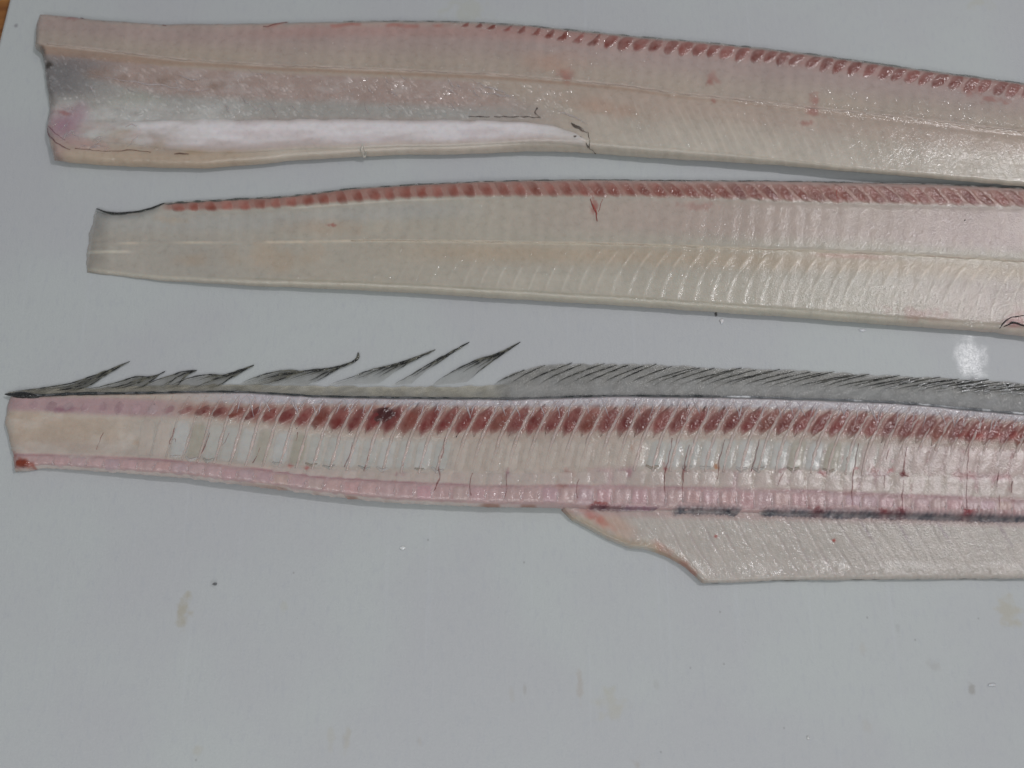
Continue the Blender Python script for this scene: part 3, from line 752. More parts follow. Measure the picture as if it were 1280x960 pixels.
        col = mixc(col, (150, 108, 108), blob(X, Y, 1262, 406, 18, 8, 0, 444) * .7)
        col = col * (1 + 0.03 * fbm(X, Y, 40, 110, 3))[..., None]
        wet = 0.15 + .5 * sst(700, 1150, X) + .3 * rd
        return col, wet
    def hf(X, Y, V, s):
        L = lat(X); T = top(X); B = bot(X); d = Y - L
        h = 0.0022 + 0.0038 * sst(110, 620, X)
        h = h * (1 - 0.25 * sst(0.55, 1.0, V))
        h += 0.00028 * np.exp(-((Y - L) / 2.6) ** 2)
        h -= 0.00025 * np.exp(-((Y - rb(X) - 1) / 3.5) ** 2) * sst(200, 240, X)
        ph2 = ((X + 0.55 * d - 0.006 * np.clip(d - 34, -99, 99) ** 2) / 20.6) % 1
        ln = np.exp(-((ph2 - .5) / .10) ** 2)
        h += 0.00010 * ln * sst(430, 700, X) * (band(d, 9, 27, 4) * sst(650, 800, X) + band(d, 30, (B - L) - 8, 5)) * (1 + .6 * noise(X, Y, 8, 61))
        h += 0.00005 * np.cos(2 * np.pi * (X + 0.1 * (Y - T)) / 20)
        h += 0.00005 * fbm(X, Y, 5, 214, 2) + 0.0002 * fbm(X, Y, 45, 215, 2)
        h += 0.00012 * np.clip(noise(X + 0.5 * Y, Y, 4, 216, 9), 0.35, 1) * sst(850, 1200, X) * sst(4, 24, Y - rb(X))
        h += 0.00008 * band(B - Y, 1, 5, 1.5)
        return h
    def af(X, Y, V, s):
        e = sst(0, 34, X - s.xlv[:, None] + 6 * noise(X, Y, 12, 5))
        up = (1 - sst(0, 14, Y - top(X))) * (1 - sst(185, 212, X))
        return np.clip(.48 + .52 * e - .3 * up, 0, 1)
    s = Sheet(top, bot, left, hf, cf, 0.004, 140, 104, wall=10, afun=af, endr=16, lift=lambda X, V: .0021 * sst(.5, 1, V) * sst(120, 300, X))
    s.build("flesh", M["flesh"], root)
    x = 222.0; k = 0
    while x < 1432:
        f = float(sst(420, 1050, x)); T = float(top(x)) + 3 + 3.0 * f; R = float(rb(x)) + 1.0
        cy = (T + R) / 2 + .5; hh = (R - T) / 2 + 1.2 * random.random()
        hw = (8.2 + .6 * f) * random.uniform(.85, 1.08); r = random.uniform(-8, 8)
        base = np.array((134, 86, 78)) * (1 - f) + np.array((114, 66, 60)) * f
        patch("muscle_block", M["muscle"], root, s, (x, cy), hw, hh, -(5 + 19 * f + random.uniform(-3, 3)), base + r * 1.5, 0.00022, seed=k + 200, shape='slab', soft=.8, dirx=.6, core=.0, edge=.4, jit=.14, wetv=.5 + .4 * f, n=7, m=11)
        x += (20.5 - 1.6 * f) + random.uniform(-1.5, 1.5); k += 1
    tube("skin_rim", M["skin"], root, [(x, float(top(x)) + 1.2) for x in np.arange(117, 206, 4)], [.7, 1.6, 1.6, 1.3, .9], lambda a, b: s.z(a, b) + .0002, s.zc, (40, 42, 42), sides=6, sub=3, seed=6, rgb2=(64, 66, 64), period=7, amp=.3)
    tube("skin_rim", M["skin"], root, [(x, float(top(x)) + 1.6) for x in np.arange(203, 1436, 6)], [1.1, 1.4, 1.2, 1.2, 1.1], lambda a, b: s.z(a, b) + .0001, s.zc, (98, 100, 96), sides=5, sub=2.2, jitter=1.0, seed=7, rgb2=(160, 158, 154), period=7, amp=.4, alpha=.75)
    tube("septum_line", M["bone"], root, [(x, float(lat(x))) for x in np.arange(440, 1436, 12)], [.9, 1.2, 1.5], lambda a, b: s.z(a, b) - 0.00012, s.zc, (198, 188, 170), sides=5, sub=3, jitter=.7, seed=16, rgb2=(182, 170, 154), period=22, alpha=.65)
    zf = lambda a, b: s.z(a, b) + 0.0002
    for pts, r in (([(738, 251), (741, 260), (746, 270), (745, 279)], [.5, 1.0, .9, .4]), ([(752, 253), (750, 262), (747, 268)], [.3, .5, .3]), ([(1046, 254), (1043, 243), (1050, 236)], [.3, .6, .3])):
        tube("blood_vessel", M["vein"], root, pts, r, zf, s.zc, (150, 80, 74), sub=5, jitter=1, seed=int(pts[0][0]), amp=.4, alpha=.8)
    for pts, r in (([(1247, 412), (1253, 404), (1262, 399), (1275, 397), (1300, 398)], [.6, .8, .6, .8, .6]), ([(1252, 411), (1262, 405), (1272, 409), (1285, 412)], [.5, 1.4, .9, .6]), ([(1203, 278.6), (1204, 279.4)], [1, .8])):
        tube("black_membrane", M["vein"], root, pts, r, zf, s.zc, (62, 48, 46), sub=6, jitter=1, seed=int(pts[0][0]), amp=.4)
    g = np.random.default_rng(6); sp = []
    for kk in range(20, 76):
        for d in (11, 15, 20, 25, 34, 40, 48, 56, 64, 70):
            d = d + g.uniform(-2, 2); x = kk * 20.6 + 10.3 - .55 * d + .006 * max(-99, min(99, d - 34)) ** 2; y = float(lat(x)) + d
            if x < 480 or x > 1430 or y > float(bot(x)) - 6 or g.uniform() > .22 + .4 * float(sst(700, 1100, x)): continue
            sp.append((x + g.uniform(-1, 1), y, g.uniform(1.2, 3.2), g.uniform(.5, 1.1), -62))
    fl_ = lambda f, d: (lambda x: float(f(x)) + d)
    sp += scatter(420, 880, 1430, fl_(rb, 8), fl_(lat, -4), -60, 11, .5, 1.4, 1.8) + scatter(240, 1000, 1430, fl_(lat, 30), fl_(bot, -6), -55, 12, .6, 1.5, 2.0)
    sp += scatter(260, 420, 1430, fl_(top, 1), fl_(rb, 0), 50, 13, .5, 1.1, 1.8) + scatter(110, 230, 900, fl_(rb, 4), fl_(bot, -4), -60, 14, .5, 1.1, 1.4)
    sp += scatter(40, 1200, 1290, lambda x: 395, lambda x: 411, 0, 15, .7, 1.6, 2)
    beads(root, s, sp, 2)
    tube("flesh_tag", M["bone"], root, [(328, 355), (336, 357), (344, 356)], [1.2, 3.2, 1.5], [.0012, .0014, .0012], .001, (178, 178, 172), sub=5, seed=4, alpha=.8)
    return s

# ================================================================== BONY FRAME (bottom)
def build_frame():
    root = thing("fish_skeleton", "bony backbone piece lowest on the board, with dark torn fin rays along its back", "fish backbone")
    top = curve([(0, 493), (50, 493), (90, 491), (200, 490), (240, 489), (300, 489), (350, 492), (400, 495), (450, 496), (500, 497), (640, 498), (700, 496), (775, 494), (850, 495), (930, 496), (1050, 500), (1120, 503), (1170, 507), (1220, 512), (1280, 517), (1440, 530)])
    bot = curve([(5, 588), (15, 588), (35, 586), (50, 583), (100, 586), (150, 590), (200, 594), (240, 597), (280, 603), (310, 606), (350, 611), (400, 618), (450, 624), (500, 628), (560, 631), (620, 633), (700, 634), (735, 637), (800, 639), (925, 642), (1000, 644), (1100, 646), (1280, 651), (1440, 656)])
    left = [(0, 10), (.15, 5), (.35, 3), (.55, 7), (.8, 13), (1, 15)]
    r0 = curve([(0, 496), (130, 497), (230, 502), (320, 504), (450, 505), (600, 508), (800, 507), (940, 509), (1000, 511), (1100, 515), (1200, 521), (1280, 527), (1440, 540)])
    r1 = curve([(0, 512), (60, 514), (130, 519), (230, 522), (320, 532), (450, 545), (600, 547), (800, 547), (940, 546), (1000, 547), (1100, 552), (1200, 557), (1280, 561), (1440, 572)])
    w1 = curve([(0, 562), (200, 573), (300, 581), (400, 586), (500, 590), (640, 592), (800, 588), (1000, 590), (1100, 594), (1280, 598), (1440, 606)])   # foot of the spines
    pk = curve([(0, 568), (100, 570), (200, 576), (300, 585), (400, 598), (500, 604), (620, 609), (700, 608), (800, 609), (1000, 614), (1100, 619), (1280, 626), (1440, 634)])  # top of the pink band
    def cf(X, Y, V, s):
        T = top(X); B = bot(X); A = r0(X); R = r1(X); W = w1(X); K = pk(X)
        col = np.zeros(X.shape + (3,)) + (172, 160, 150)
        col = mixc(col, (172, 158, 143), (1 - sst(120, 260, X)) * band(Y, R, 552, 8) * .8)
        col = mixc(col, (162, 136, 140), (1 - sst(180, 260, X)) * band(Y, A, R, 4) * .85)
        col = mixc(col, (128, 96, 108), blob(X, Y, 75, 512, 22, 5, 0, 5) * .7)
        col = mixc(col, (176, 172, 165), sst(90, 240, X) * band(Y, R + 3, W, 6) * .7)
        # window band: beige where flesh still covers it
        cover = band(X, 565, 800, 14)
        col = mixc(col, (172, 160, 150), cover * band(Y, R, W, 5) * .9)
        col = mixc(col, (170, 146, 142), sst(1070, 1180, X) * band(Y, R, W, 7) * .7)
        # whitish glossy strip along the back edge
        col = mixc(col, (174, 170, 176), band(Y, T, A + 2, 3) * sst(190, 330, X) * .9)
        # ground between the red blocks
        col = mixc(col, (142, 103, 97), band(Y + 5 * np.abs(((X + .5 * Y) / 10.6) % 2 - 1), A + 6, R - 3, 6) * sst(200, 260, X) * .85)
        col = mixc(col, (164, 148, 138), band(Y, R - 6, R + 3, 3) * sst(260, 500, X) * .6)
        # under the spines
        col = mixc(col, (176, 164, 156), band(Y, W, K, 4) * .8)
        col = mixc(col, (168, 138, 142), sst(-.1, .5, fbm(X, Y, 24, 9)) * band(Y, W - 3, K + 4, 4) * sst(640, 760, X) * .55)
        col = mixc(col, (173, 146, 147), band(Y, K, B + 5, 3) * .85)
        col = mixc(col, (152, 112, 120), band(Y, K - 1.5, K + 1.5, 1.5) * (.3 + .35 * noise(X, 0 * X, 30, 62)))
        col = mixc(col, (192, 184, 176), sst(-2.6, -1.2, Y - B + .8 * noise(X, Y, 6, 3)) * (1 - sst(560, 720, X)) * .8)
        col = mixc(col, (140, 102, 88), sst(-2.5, -.5, Y - B) * sst(.0, .5, noise(X, 0 * X, 22, 70)) * (1 - sst(680, 735, X)) * sst(250, 420, X) * .8)
        col = mixc(col, (182, 172, 158), (1 - sst(0, 14, X - 3)) * .3)
        for cx, cy, rx, ry, c in ((30, 580, 18, 8, (136, 76, 66)), (16, 575, 5, 12, (160, 110, 104)), (478, 521, 17, 11, (84, 44, 50)), (488, 517, 12, 6, (60, 36, 44)), (503, 594, 6, 4, (138, 74, 92)), (364, 581, 5, 5, (160, 96, 92)), (386, 585, 4, 4, (160, 96, 92)),
                              (833, 583, 5, 8, (140, 70, 74)), (856, 585, 5, 6, (130, 56, 62)), (1128, 593, 6, 5, (96, 34, 38)), (788, 592, 9, 9, (152, 108, 118)), (705, 602, 10, 16, (150, 112, 106)), (1100, 588, 22, 4, (160, 90, 92)), (1205, 593, 14, 12, (160, 104, 108)), (1070, 586, 12, 4, (162, 96, 96)),
                              (975, 598, 8, 12, (150, 104, 112)), (1025, 592, 10, 6, (160, 108, 110)), (635, 596, 7, 5, (150, 102, 116)), (172, 552, 8, 7, (168, 150, 134)), (1250, 600, 16, 10, (160, 112, 116)), (1240, 545, 60, 6, (150, 84, 80)), (795, 565, 8, 12, (158, 118, 104)), (895, 583, 5, 6, (156, 108, 80)),
                              (1020, 640, 16, 6, (110, 50, 52)), (1105, 642, 16, 6, (110, 46, 48)), (1205, 640, 10, 9, (110, 40, 46)), (1125, 640, 8, 7, (104, 40, 46)), (750, 632, 20, 6, (140, 72, 70))):
            col = mixc(col, c, blob(X, Y, cx, cy, rx, ry, 0, int(cx) + 7, .8) * .7)
        col = mixc(col, (184, 178, 170), sst(0, .7, fbm(X, Y, 34, 141, 3, 14)) * (1 - sst(160, 300, X)) * band(Y, R, B - 8, 6) * .5)
        col = mixc(col, (112, 84, 70), (1 - sst(0, 3.5, Y - T)) * .2)
        col = mixc(col, (150, 112, 112), sst(.25, .6, fbm(X, Y, 12, 14)) * sst(950, 1100, X) * sst(0, 8, Y - R) * .55)
        col = col * (1 + 0.045 * fbm(X, Y, 30, 120, 3))[..., None]
        wet = .35 + .75 * band(Y, T, R, 5) * sst(200, 420, X) + .6 * sst(800, 1200, X)
        return col, np.clip(wet, 0, 1.3)
    def hf(X, Y, V, s):
        T = top(X); B = bot(X); A = r0(X); R = r1(X); W = w1(X); K = pk(X)
        full = .0034 + .0016 * sst(30, 400, X)
        h = full * np.ones_like(X)
        win = sst(210, 260, X) * (1 - band(X, 565, 800, 14)) * (1 - sst(1050, 1150, X))
        h -= win * .0009 * band(Y, R + 4, W - 4, 6)
        h += .0010 * np.exp(-(((Y - (K + B) / 2) / 14) ** 2))
        h -= .0002 * np.exp(-((Y - K) / 2.0) ** 2)
        q = np.cos(2 * np.pi * X / 11.0)
        h += .00016 * q * band(Y, K + 3, B - 3, 3)
        h -= .00045 * band(Y, T + 1, A, 3)
        h += .00010 * fbm(X, Y, 5, 224, 2) + .0003 * fbm(X, Y, 30, 225, 2)
        g = sst(200, 380, X) * band(Y, T + 2, R, 4)
        h += g * .00034 * np.clip(noise(X + .42 * Y, Y, 4, 226, 14), .1, 1)
        h += .00035 * sst(850, 1150, X) * band(Y, R - 4, B - 4, 6) * np.clip(fbm(X + .3 * Y, Y, 6, 227, 2, 9), 0, 1)
        h += .0003 * np.clip(noise(X, Y, 3.5, 228), .45, 1) * sst(400, 900, X)
        return h
    def af(X, Y, V, s):
        e = sst(0, 22, X - s.xlv[:, None])
        return .72 + .28 * e
    s = Sheet(top, bot, left, hf, cf, .004, 150, 3, wall=5, afun=af, endr=10, lift=lambda X, V: .0018 * sst(.6, 1, V) * sst(10, 200, X) * (1 - sst(680, 760, X)))
    s.build("flesh", M["flesh"], root)

    # ---- belly flap below the backbone
    ftop = lambda x: bot(x) - 6.0
    fb = curve([(690, 632), (702, 636), (715, 650), (735, 660), (760, 674), (788, 685), (812, 687), (835, 696), (856, 707), (870, 720), (879, 729), (895, 728.5), (950, 726), (1000, 725), (1100, 724), (1280, 723), (1440, 722)], 2.0)
    def fc(X, Y, V, q):
        B = fb(X)
        col = np.zeros(X.shape + (3,)) + (170, 164, 157)
        d = Y - 645
        ph = ((X - .62 * d + 6 * fbm(X, Y, 50, 302)) / 21.5) % 1
        ln = np.exp(-((ph - .5) / .08) ** 2)
        col = mixc(col, (158, 146, 144), ln * band(Y, 650, B - 6, 6) * sst(760, 860, X) * (.3 + .35 * noise(X, Y, 26, 4)))
        ph3 = ((X - .55 * d) / 7.1) % 1
        col = mixc(col, (184, 180, 175), np.exp(-((ph3 - .5) / .2) ** 2) * .3)
        ed = 1 - sst(2, 16, B - Y + 3 * noise(X, Y, 9, 5))
        col = mixc(col, (186, 170, 148), ed * (1 - sst(820, 900, X)) * .8)
        col = mixc(col, (190, 192, 188), (1 - sst(0, 5, B - Y)) * band(X, 715, 815, 12) * .8)
        col = mixc(col, (170, 112, 100), blob(X, Y, 857, 712, 26, 9, 40, 7) * .8)
        col = mixc(col, (174, 128, 114), blob(X, Y, 828, 686, 20, 8, 40, 8) * .5)
        col = mixc(col, (162, 98, 90), blob(X, Y, 742, 645, 34, 8, 35, 9) * .75)
        col = mixc(col, (176, 142, 126), blob(X, Y, 770, 655, 40, 16, 30, 10) * .5)
        col = mixc(col, (168, 138, 138), band(Y - ftop(X), 4, 14, 5) * .5)
        for cx, cy in ((894, 671), (1042, 676)): col = mixc(col, (150, 76, 72), blob(X, Y, cx, cy, 3, 3, 0, 3) * .9)
        for cx in (1075, 1120, 1170, 1245): col = mixc(col, (132, 118, 124), blob(X, Y, cx + 10, 668, 3, 24, -32, cx) * .4)
        col = col * (1 + .03 * fbm(X, Y, 30, 130, 3))[..., None]
        return col, .45 + .6 * sst(1000, 1280, X)
    def fh(X, Y, V, q):
        d = Y - 645; B = fb(X)
        ph = ((X - .62 * d + 6 * fbm(X, Y, 50, 302)) / 21.5) % 1
        h = .0027 + .0012 * (1 - V)
        h = h - .00009 * np.exp(-((ph - .5) / .1) ** 2) + .00006 * np.clip(noise(X - .6 * Y, Y, 4, 236, 12), .1, 1)
        h += .00008 * fbm(X, Y, 5, 234, 2) + .0002 * fbm(X, Y, 30, 235, 2)
        h += .00035 * np.clip(noise(X, Y, 3.5, 238), .3, 1) * band(B - Y, 3, 16, 4) * sst(860, 1000, X)
        return h
    def fa(X, Y, V, q):
        return np.clip(.62 + .38 * sst(2, 14, fb(X) - Y) + .38 * sst(860, 900, X), 0, 1)
    fl = Sheet(ftop, fb, [(0, 703), (1, 702)], fh, fc, .003, 90, 702, wall=5, afun=fa, endr=4, lift=lambda X, V: .0008 * sst(.7, 1, V) * sst(.2, .8, noise(X, 0 * X, 45, 303) + .6))
    fl.Z = fl.Z - .0012 * (1 - sst(0, 4, fl.Y - fl.top(fl.X)))
    fl.Z = np.maximum(fl.Z, .0004)
    fl.build("belly_flap", M["flesh"], root)
    tube("skin_rim", M["skin"], root, [(x, float(fb(x)) - .3) for x in np.arange(877, 1436, 8)], [1.2, .7, .7, .8, .8], [.0012, .0011], .001, (70, 70, 72), sides=5, sub=2.5, jitter=.4, seed=17, rgb2=(110, 110, 110), period=9, amp=.3)

    # ---- black kidney streaks
    dd = lambda x: (bot(x) - 3.5)
    for x0, x1, c, w in ((735, 782, (92, 62, 72), 5), (776, 824, (124, 94, 108), 3.8), (842, 927, (66, 68, 76), 7.6), (951, 1436, (70, 72, 80), 7.6)):
        xs = np.arange(x0, x1, 1.5); b = np.linspace(-1, 1, 9)
        XX = xs[:, None] - 3 * b[None, :]
        wob = 1 + .18 * noise(xs, 0 * xs, 9, 3) + .10 * np.sin(xs * 2 * np.pi / 5.6)
        ef = np.minimum(1, np.minimum(xs - x0, x1 - xs) / 5 + .25)
        YY = dd(xs)[:, None] + b[None, :] * (w * wob * ef)[:, None]
        lw = sst(-4, -1, YY - bot(XX))[..., None]
        und = s.samp(s.col, XX, YY) * (1 - lw) + fl.samp(fl.col, XX, YY) * lw
        mk = (sst(-1, .25, b + .12 * np.sin(0 * b)) * (1 - sst(.72, 1, b)))[None, :] * (1 + .12 * np.sin(xs[:, None] * 2 * np.pi / 5.5) * (b[None, :] < .2)) * (.8 + .2 * noise(XX, YY, 5, 6)) * np.clip(ef[:, None] * 1.2 - .2, 0, 1)
        cc = mixc(np.zeros(XX.shape + (3,)) + c, (120, 122, 130), sst(.0, .8, noise(XX + YY * .5, YY, 6, 8, 9)) * .35)
        for bx in (1020, 1105, 1125, 1205): cc = mixc(cc, (96, 48, 52), np.exp(-((XX - bx) / 9.0) ** 2) * .45)
        c2 = und * (1 - mk[..., None]) + alb(cc) * mk[..., None]
        ZZ = np.maximum(s.z(XX, YY), fl.z(XX, YY)) + .00035 + .0001 * (1 - np.abs(b) ** 2)[None, :]
        link_mesh("kidney_streak", M_W(P(XX, YY, ZZ, s.zc)), grid_faces(len(xs), 9), M["muscle"], root, c2, {"wet": np.full(XX.shape, .9), "alp": np.ones(XX.shape)})

    # ---- red muscle blocks, spines and membranes between them, one of each per vertebra
    sp_spine = []
    x = 40.0; k = 0
    pane_tints = [(168, 168, 163), (173, 173, 169), (162, 158, 147), (172, 173, 170), (158, 154, 142), (168, 168, 162)]
    while x < 1430:
        f = float(sst(190, 260, x)); g = float(sst(260, 520, x))
        A, R = float(r0(x)), float(r1(x))
        red = np.array((155, 130, 135)) * (1 - f) + np.array((104, 50, 45)) * f + random.uniform(-8, 8)
        if k % 5 == 2: red = red + (4, 12, 10)
        hh = (R - A) / 2 - 1 + random.uniform(-1.5, 1)
        hh *= (.8 + .36 * g) * random.uniform(.92, 1.08)
        patch("muscle_block", M["muscle"], root, s, (x + 2, (A + R) / 2 + 1.5 * (1 - g)), (7.0 + 2.4 * f + 1.2 * g) * random.uniform(.85, 1.1), hh, (12 + 8 * g) * f + 4 + random.uniform(-2, 3), red, .0004 * (.1 + .9 * f), seed=k + 400, shape='rhomb', soft=.3, dirx=.2, core=.15, edge=.5, wetv=.9, jit=.12, n=7, m=13)
        xm = x - 8        # interspace foot
        Wy = float(w1(x)); Ky = float(pk(x))
        if (222 < x < 572) or (806 < x < 1075):
            tint = pane_tints[(k * 7) % 6] if x < 420 or x > 950 else pane_tints[(k * 5) % 2]
            patch("membrane_pane", M["flesh"], root, s, (xm + 2, (R + Wy) / 2 + 1), 9.8, (Wy - R) / 2 - 1.5, 9, tint, .0002, seed=k + 600, shape="box", core=.5, edge=.12, wetv=.15, n=9, m=9, jit=.08)
            if random.random() < .6:
                tube("membrane_edge", M["bone"], root, [(xm - 10, Wy - 5), (xm - 4, Wy - 1 + random.uniform(-2, 2)), (xm + 4, Wy - 4)], [1.2, 2.4, 1.2], lambda a, b: s.z(a, b) + .0001, s.zc, random.choice([(176, 174, 168), (196, 190, 186), (160, 150, 136)]), sub=5, jitter=1.5, seed=k, alpha=.5, flat=.25)
        elif 185 < x < 1425:
            v = random.uniform(-4, 4)
            patch("membrane_pane", M["flesh"], root, s, (xm + 2, (R + Wy) / 2 + 1), 9.6, (Wy - R) / 2 - 1.5, 9, (177 + v, 168 + v, 159 + v) if x < 1075 else (174 + v, 160 + v, 155 + v), .0001, seed=k + 600, shape="box", core=.45, edge=.35, wetv=.35, n=7, m=7, jit=.12)
        if x > 150 and Ky - Wy > 8:
            v = random.uniform(-5, 4)
            patch("vertebral_arch", M["flesh"], root, s, (x - 7, (Wy + Ky) / 2), 9.8, (Ky - Wy) / 2, 2, (175 + v, 164 + v, 158 + v), .00014, seed=k + 950, shape="box", core=.4, edge=.35, wetv=.4, n=7, m=7, jit=.12)
        # neural spine
        if x > 150:
            vis = float(sst(150, 300, x)); ww = .9 + 1.0 * vis
            xo = x + 25
            dy = Wy - 498
            pts = [(xo + 2, float(top(xo)) + 6), (xo - .5 * (A + 10 - 498), A + 10), (xo - .5 * (R - 498), R), (xo - .5 * (R - 498) - .3 * (Wy - 12 - R), Wy - 12), (xo - .5 * (R - 498) - .28 * (Wy - R), Wy + 2)]
            inside_cover = 575 < x < 790 or x > 1090
            tube("neural_spine", M["bone"], root, pts, [ww * .7, ww * 1.1, ww, ww * 1.2, ww * .8], lambda a, b: s.z(a, b) + .00012, s.zc, (208, 190, 184), sub=4, jitter=.45, seed=k + 30, rgb2=(200, 182, 174), alpha=[.2, .45 * vis, .5 * vis, .15 if inside_cover else .7 * vis, .08 if inside_cover else .5 * vis], wetv=1.0, amp=.3, flat=.45)
            for q in range(5):
                yq = random.uniform(A, min(R + 22, Wy)); xq = xo - .5 * (min(yq, R) - 498) - .3 * max(0, yq - R)
                if x > 210: sp_spine.append((xq + random.uniform(-.8, .8), yq, random.uniform(1.4, 4.0), random.uniform(.6, 1.1), -62))
        if x > 300:
            # glossy tendons crossing the back strip
            for q in range(2):
                a = x + random.uniform(-9, 9); T = float(top(a)); s_ = random.choice((-1, 1, 1))
                tube("tendon", M["bone"], root, [(a, T + random.uniform(3, 7)), (a - 5 * s_, T + 12), (a - 10 * s_, A + random.uniform(8, 20))], [.4, .9, .4], lambda u, v: s.z(u, v) + .0003, s.zc, (206, 196, 200), sub=4, jitter=1.0, seed=k * 2 + q, alpha=[.2, .55, .2], wetv=1.0)
        # vertebra in the pink band
        if x > 55:
            B = float(bot(x))
            patch("vertebra", M["bone"], root, s, (x - 4, (Ky + B) / 2 + .4), 10.4, (B - Ky) / 2 - .6, 1, (175 + random.uniform(-4, 4), 151 + random.uniform(-5, 4), 151 + random.uniform(-4, 4)), .00014, seed=k + 800, shape="box", core=.6, edge=.25, wetv=.5, n=9, m=7, jit=.08)
            tube("vertebra_joint", M["bone"], root, [(x + 5.5, Ky + 7), (x + 5, Ky + 13), (x + 5.5, B - 5)], [.7, 1.7, 1.0], lambda u, v: s.z(u, v) + .0002, s.zc, (208, 194, 194), sub=4, seed=k, alpha=[.05, .38, .15], wetv=.8)
        x += (21.3 + .9 * g - 1.0 * float(sst(900, 1100, x))) + random.uniform(-.9, .9); k += 1

    # ---- blood vessels down the spines and over the vertebrae
    zf = lambda a, b: s.z(a, b) + .0003
    vr = (138, 80, 80)
    for pts, r in (([(219, 536), (216, 546), (211, 554), (214, 556)], [.5, .7, .6, .9]), ([(213, 550), (220, 549), (220, 553)], [.4, .5, .3]), ([(263, 541), (257, 556), (252, 567)], [.5, .7, 1.1]), ([(286, 541), (279, 557)], [.4, .6]), ([(129, 541), (121, 562)], [.5, .3]),
                   ([(326, 560), (317, 580)], [.4, .7]), ([(373, 541), (370, 552)], [.5, .3]), ([(441, 553), (437, 570), (431, 585)], [.5, .8, 1.0]), ([(465, 556), (461, 572), (456, 590)], [.4, .6, .9]), ([(512, 558), (507, 570), (503, 583)], [.5, .7, .4]),
                   ([(556, 548), (553, 570), (548, 585), (551, 595), (543, 618)], [.6, .9, 1.0, 1.3, .3]), ([(590, 592), (588, 605), (589, 622)], [.6, .4, .5]), ([(633, 595), (634, 612), (631, 626)], [.5, .3, .5]), ([(723, 600), (720, 612), (722, 625)], [.4, .7, .6]),
                   ([(840, 548), (837, 570), (832, 586), (829, 600), (831, 628)], [.6, .8, 1.2, .7, .4]), ([(862, 556), (857, 575), (854, 590), (852, 610), (853, 632)], [.6, 1.0, 1.5, .6, .4]), ([(905, 550), (899, 575), (896, 600)], [.5, .8, .5]), ([(948, 550), (944, 575), (938, 590)], [.5, .8, 1.0]),
                   ([(1072, 555), (1069, 575), (1064, 600), (1063, 636)], [.7, .9, 1.1, .6]), ([(1132, 560), (1129, 578), (1127, 594)], [.7, .9, 2.2]), ([(1124, 594), (1134, 597)], [1.6, .8]), ([(1112, 555), (1107, 575)], [.5, .7]), ([(1103, 595), (1104, 612)], [.6, .3]),
                   ([(1210, 545), (1208, 575), (1206, 600), (1205, 640)], [.6, .9, .5, 1.0]), ([(1246, 590), (1244, 610)], [.7, .9]), ([(1263, 603), (1262, 617)], [.9, .6]), ([(1128, 602), (1125, 628), (1126, 640)], [.5, .7, 1.2]), ([(1246, 620), (1247, 640)], [.4, .9]), ([(978, 592), (970, 608)], [.9, .6])):
        tube("blood_vessel", M["vein"], root, pts, np.array(r) * .62, zf, s.zc, vr, sub=5, jitter=.8, seed=int(pts[0][0]), amp=.6, alpha=.42, rgb2=(152, 92, 92), period=4)
    fl_ = lambda f, d: (lambda x: float(f(x)) + d)
    sp = scatter(520, 230, 1430, fl_(top, 2), fl_(r0, 4), -62, 21, .5, 1.4, 2.4) + scatter(620, 250, 1430, fl_(r0, 4), fl_(r1, 0), -62, 22, .5, 1.3, 2.6)
    sp += scatter(420, 860, 1430, fl_(r1, 0), fl_(bot, -8), -65, 23, .5, 1.5, 1.8) + scatter(200, 250, 900, fl_(r1, 0), fl_(bot, -4), -65, 24, .4, 1.1, 1.5)
    g = np.random.default_rng(9)
    for x in np.arange(120, 1430, 10.7): sp.append((x + g.uniform(-2, 2), (float(pk(x)) + float(bot(x))) / 2 + g.uniform(-5, 6), g.uniform(1.0, 2.4), g.uniform(.6, 1.2), 90))
    sp += scatter(240, 1000, 1430, fl_(top, 2), fl_(r1, -8), -62, 29, .9, 2.1, 2.2)
    beads(root, s, sp + sp_spine, 3)
    beads(root, fl, scatter(330, 800, 1430, lambda x: 655, fl_(fb, -4), 60, 25, .5, 1.3, 2.0) + scatter(150, 880, 1430, fl_(fb, -14), fl_(fb, -3), 0, 26, .5, 1.3, 1.4), 4)
    # clot at the tail corner
    patch("blood_clot", M["muscle"], root, s, (28, 580), 11, 5.5, 0, (118, 66, 56), .0006, seed=3, core=.1, wetv=.6, n=11, m=9)
    patch("blood_clot", M["muscle"], root, s, (480, 520), 15, 10, 8, (78, 40, 46), .0008, seed=9, core=.2, wetv=.9, n=11, m=9, jit=.3)

    # ---- dark line along the back and the fin
    tube("skin_rim", M["skin"], root, [(x, float(top(x)) + .5) for x in np.arange(36, 905, 6)], [1.8, 1.1, 1.0, 1.0, 1.0, 1.2], lambda a, b: np.maximum(s.z(a, b + 2), .0012) + .0002, s.zc, (58, 62, 64), sides=6, sub=2.5, jitter=.5, seed=27, rgb2=(92, 94, 96), period=9, amp=.45)
    tube("skin_rim", M["skin"], root, [(x, float(top(x)) + .5) for x in np.arange(903, 1436, 6)], [1.1, 1.3, 1.5], lambda a, b: np.maximum(s.z(a, b + 2), .0012) + .0002, s.zc, (110, 114, 118), sides=6, sub=2.5, jitter=.8, seed=28, rgb2=(176, 180, 184), period=10, amp=.5, wetv=1.2)
    tube("tail_tip", M["skin"], root, [(5, 492), (18, 493.5), (34, 494.5), (50, 497)], [.6, 3.6, 4.2, 1.0], [.0022, .0035, .004, .004], .003, (38, 38, 40), sides=8, sub=5, seed=2, flat=.6, amp=.2)
    fin(root, top, s)
    return s

def M_W(a): return a

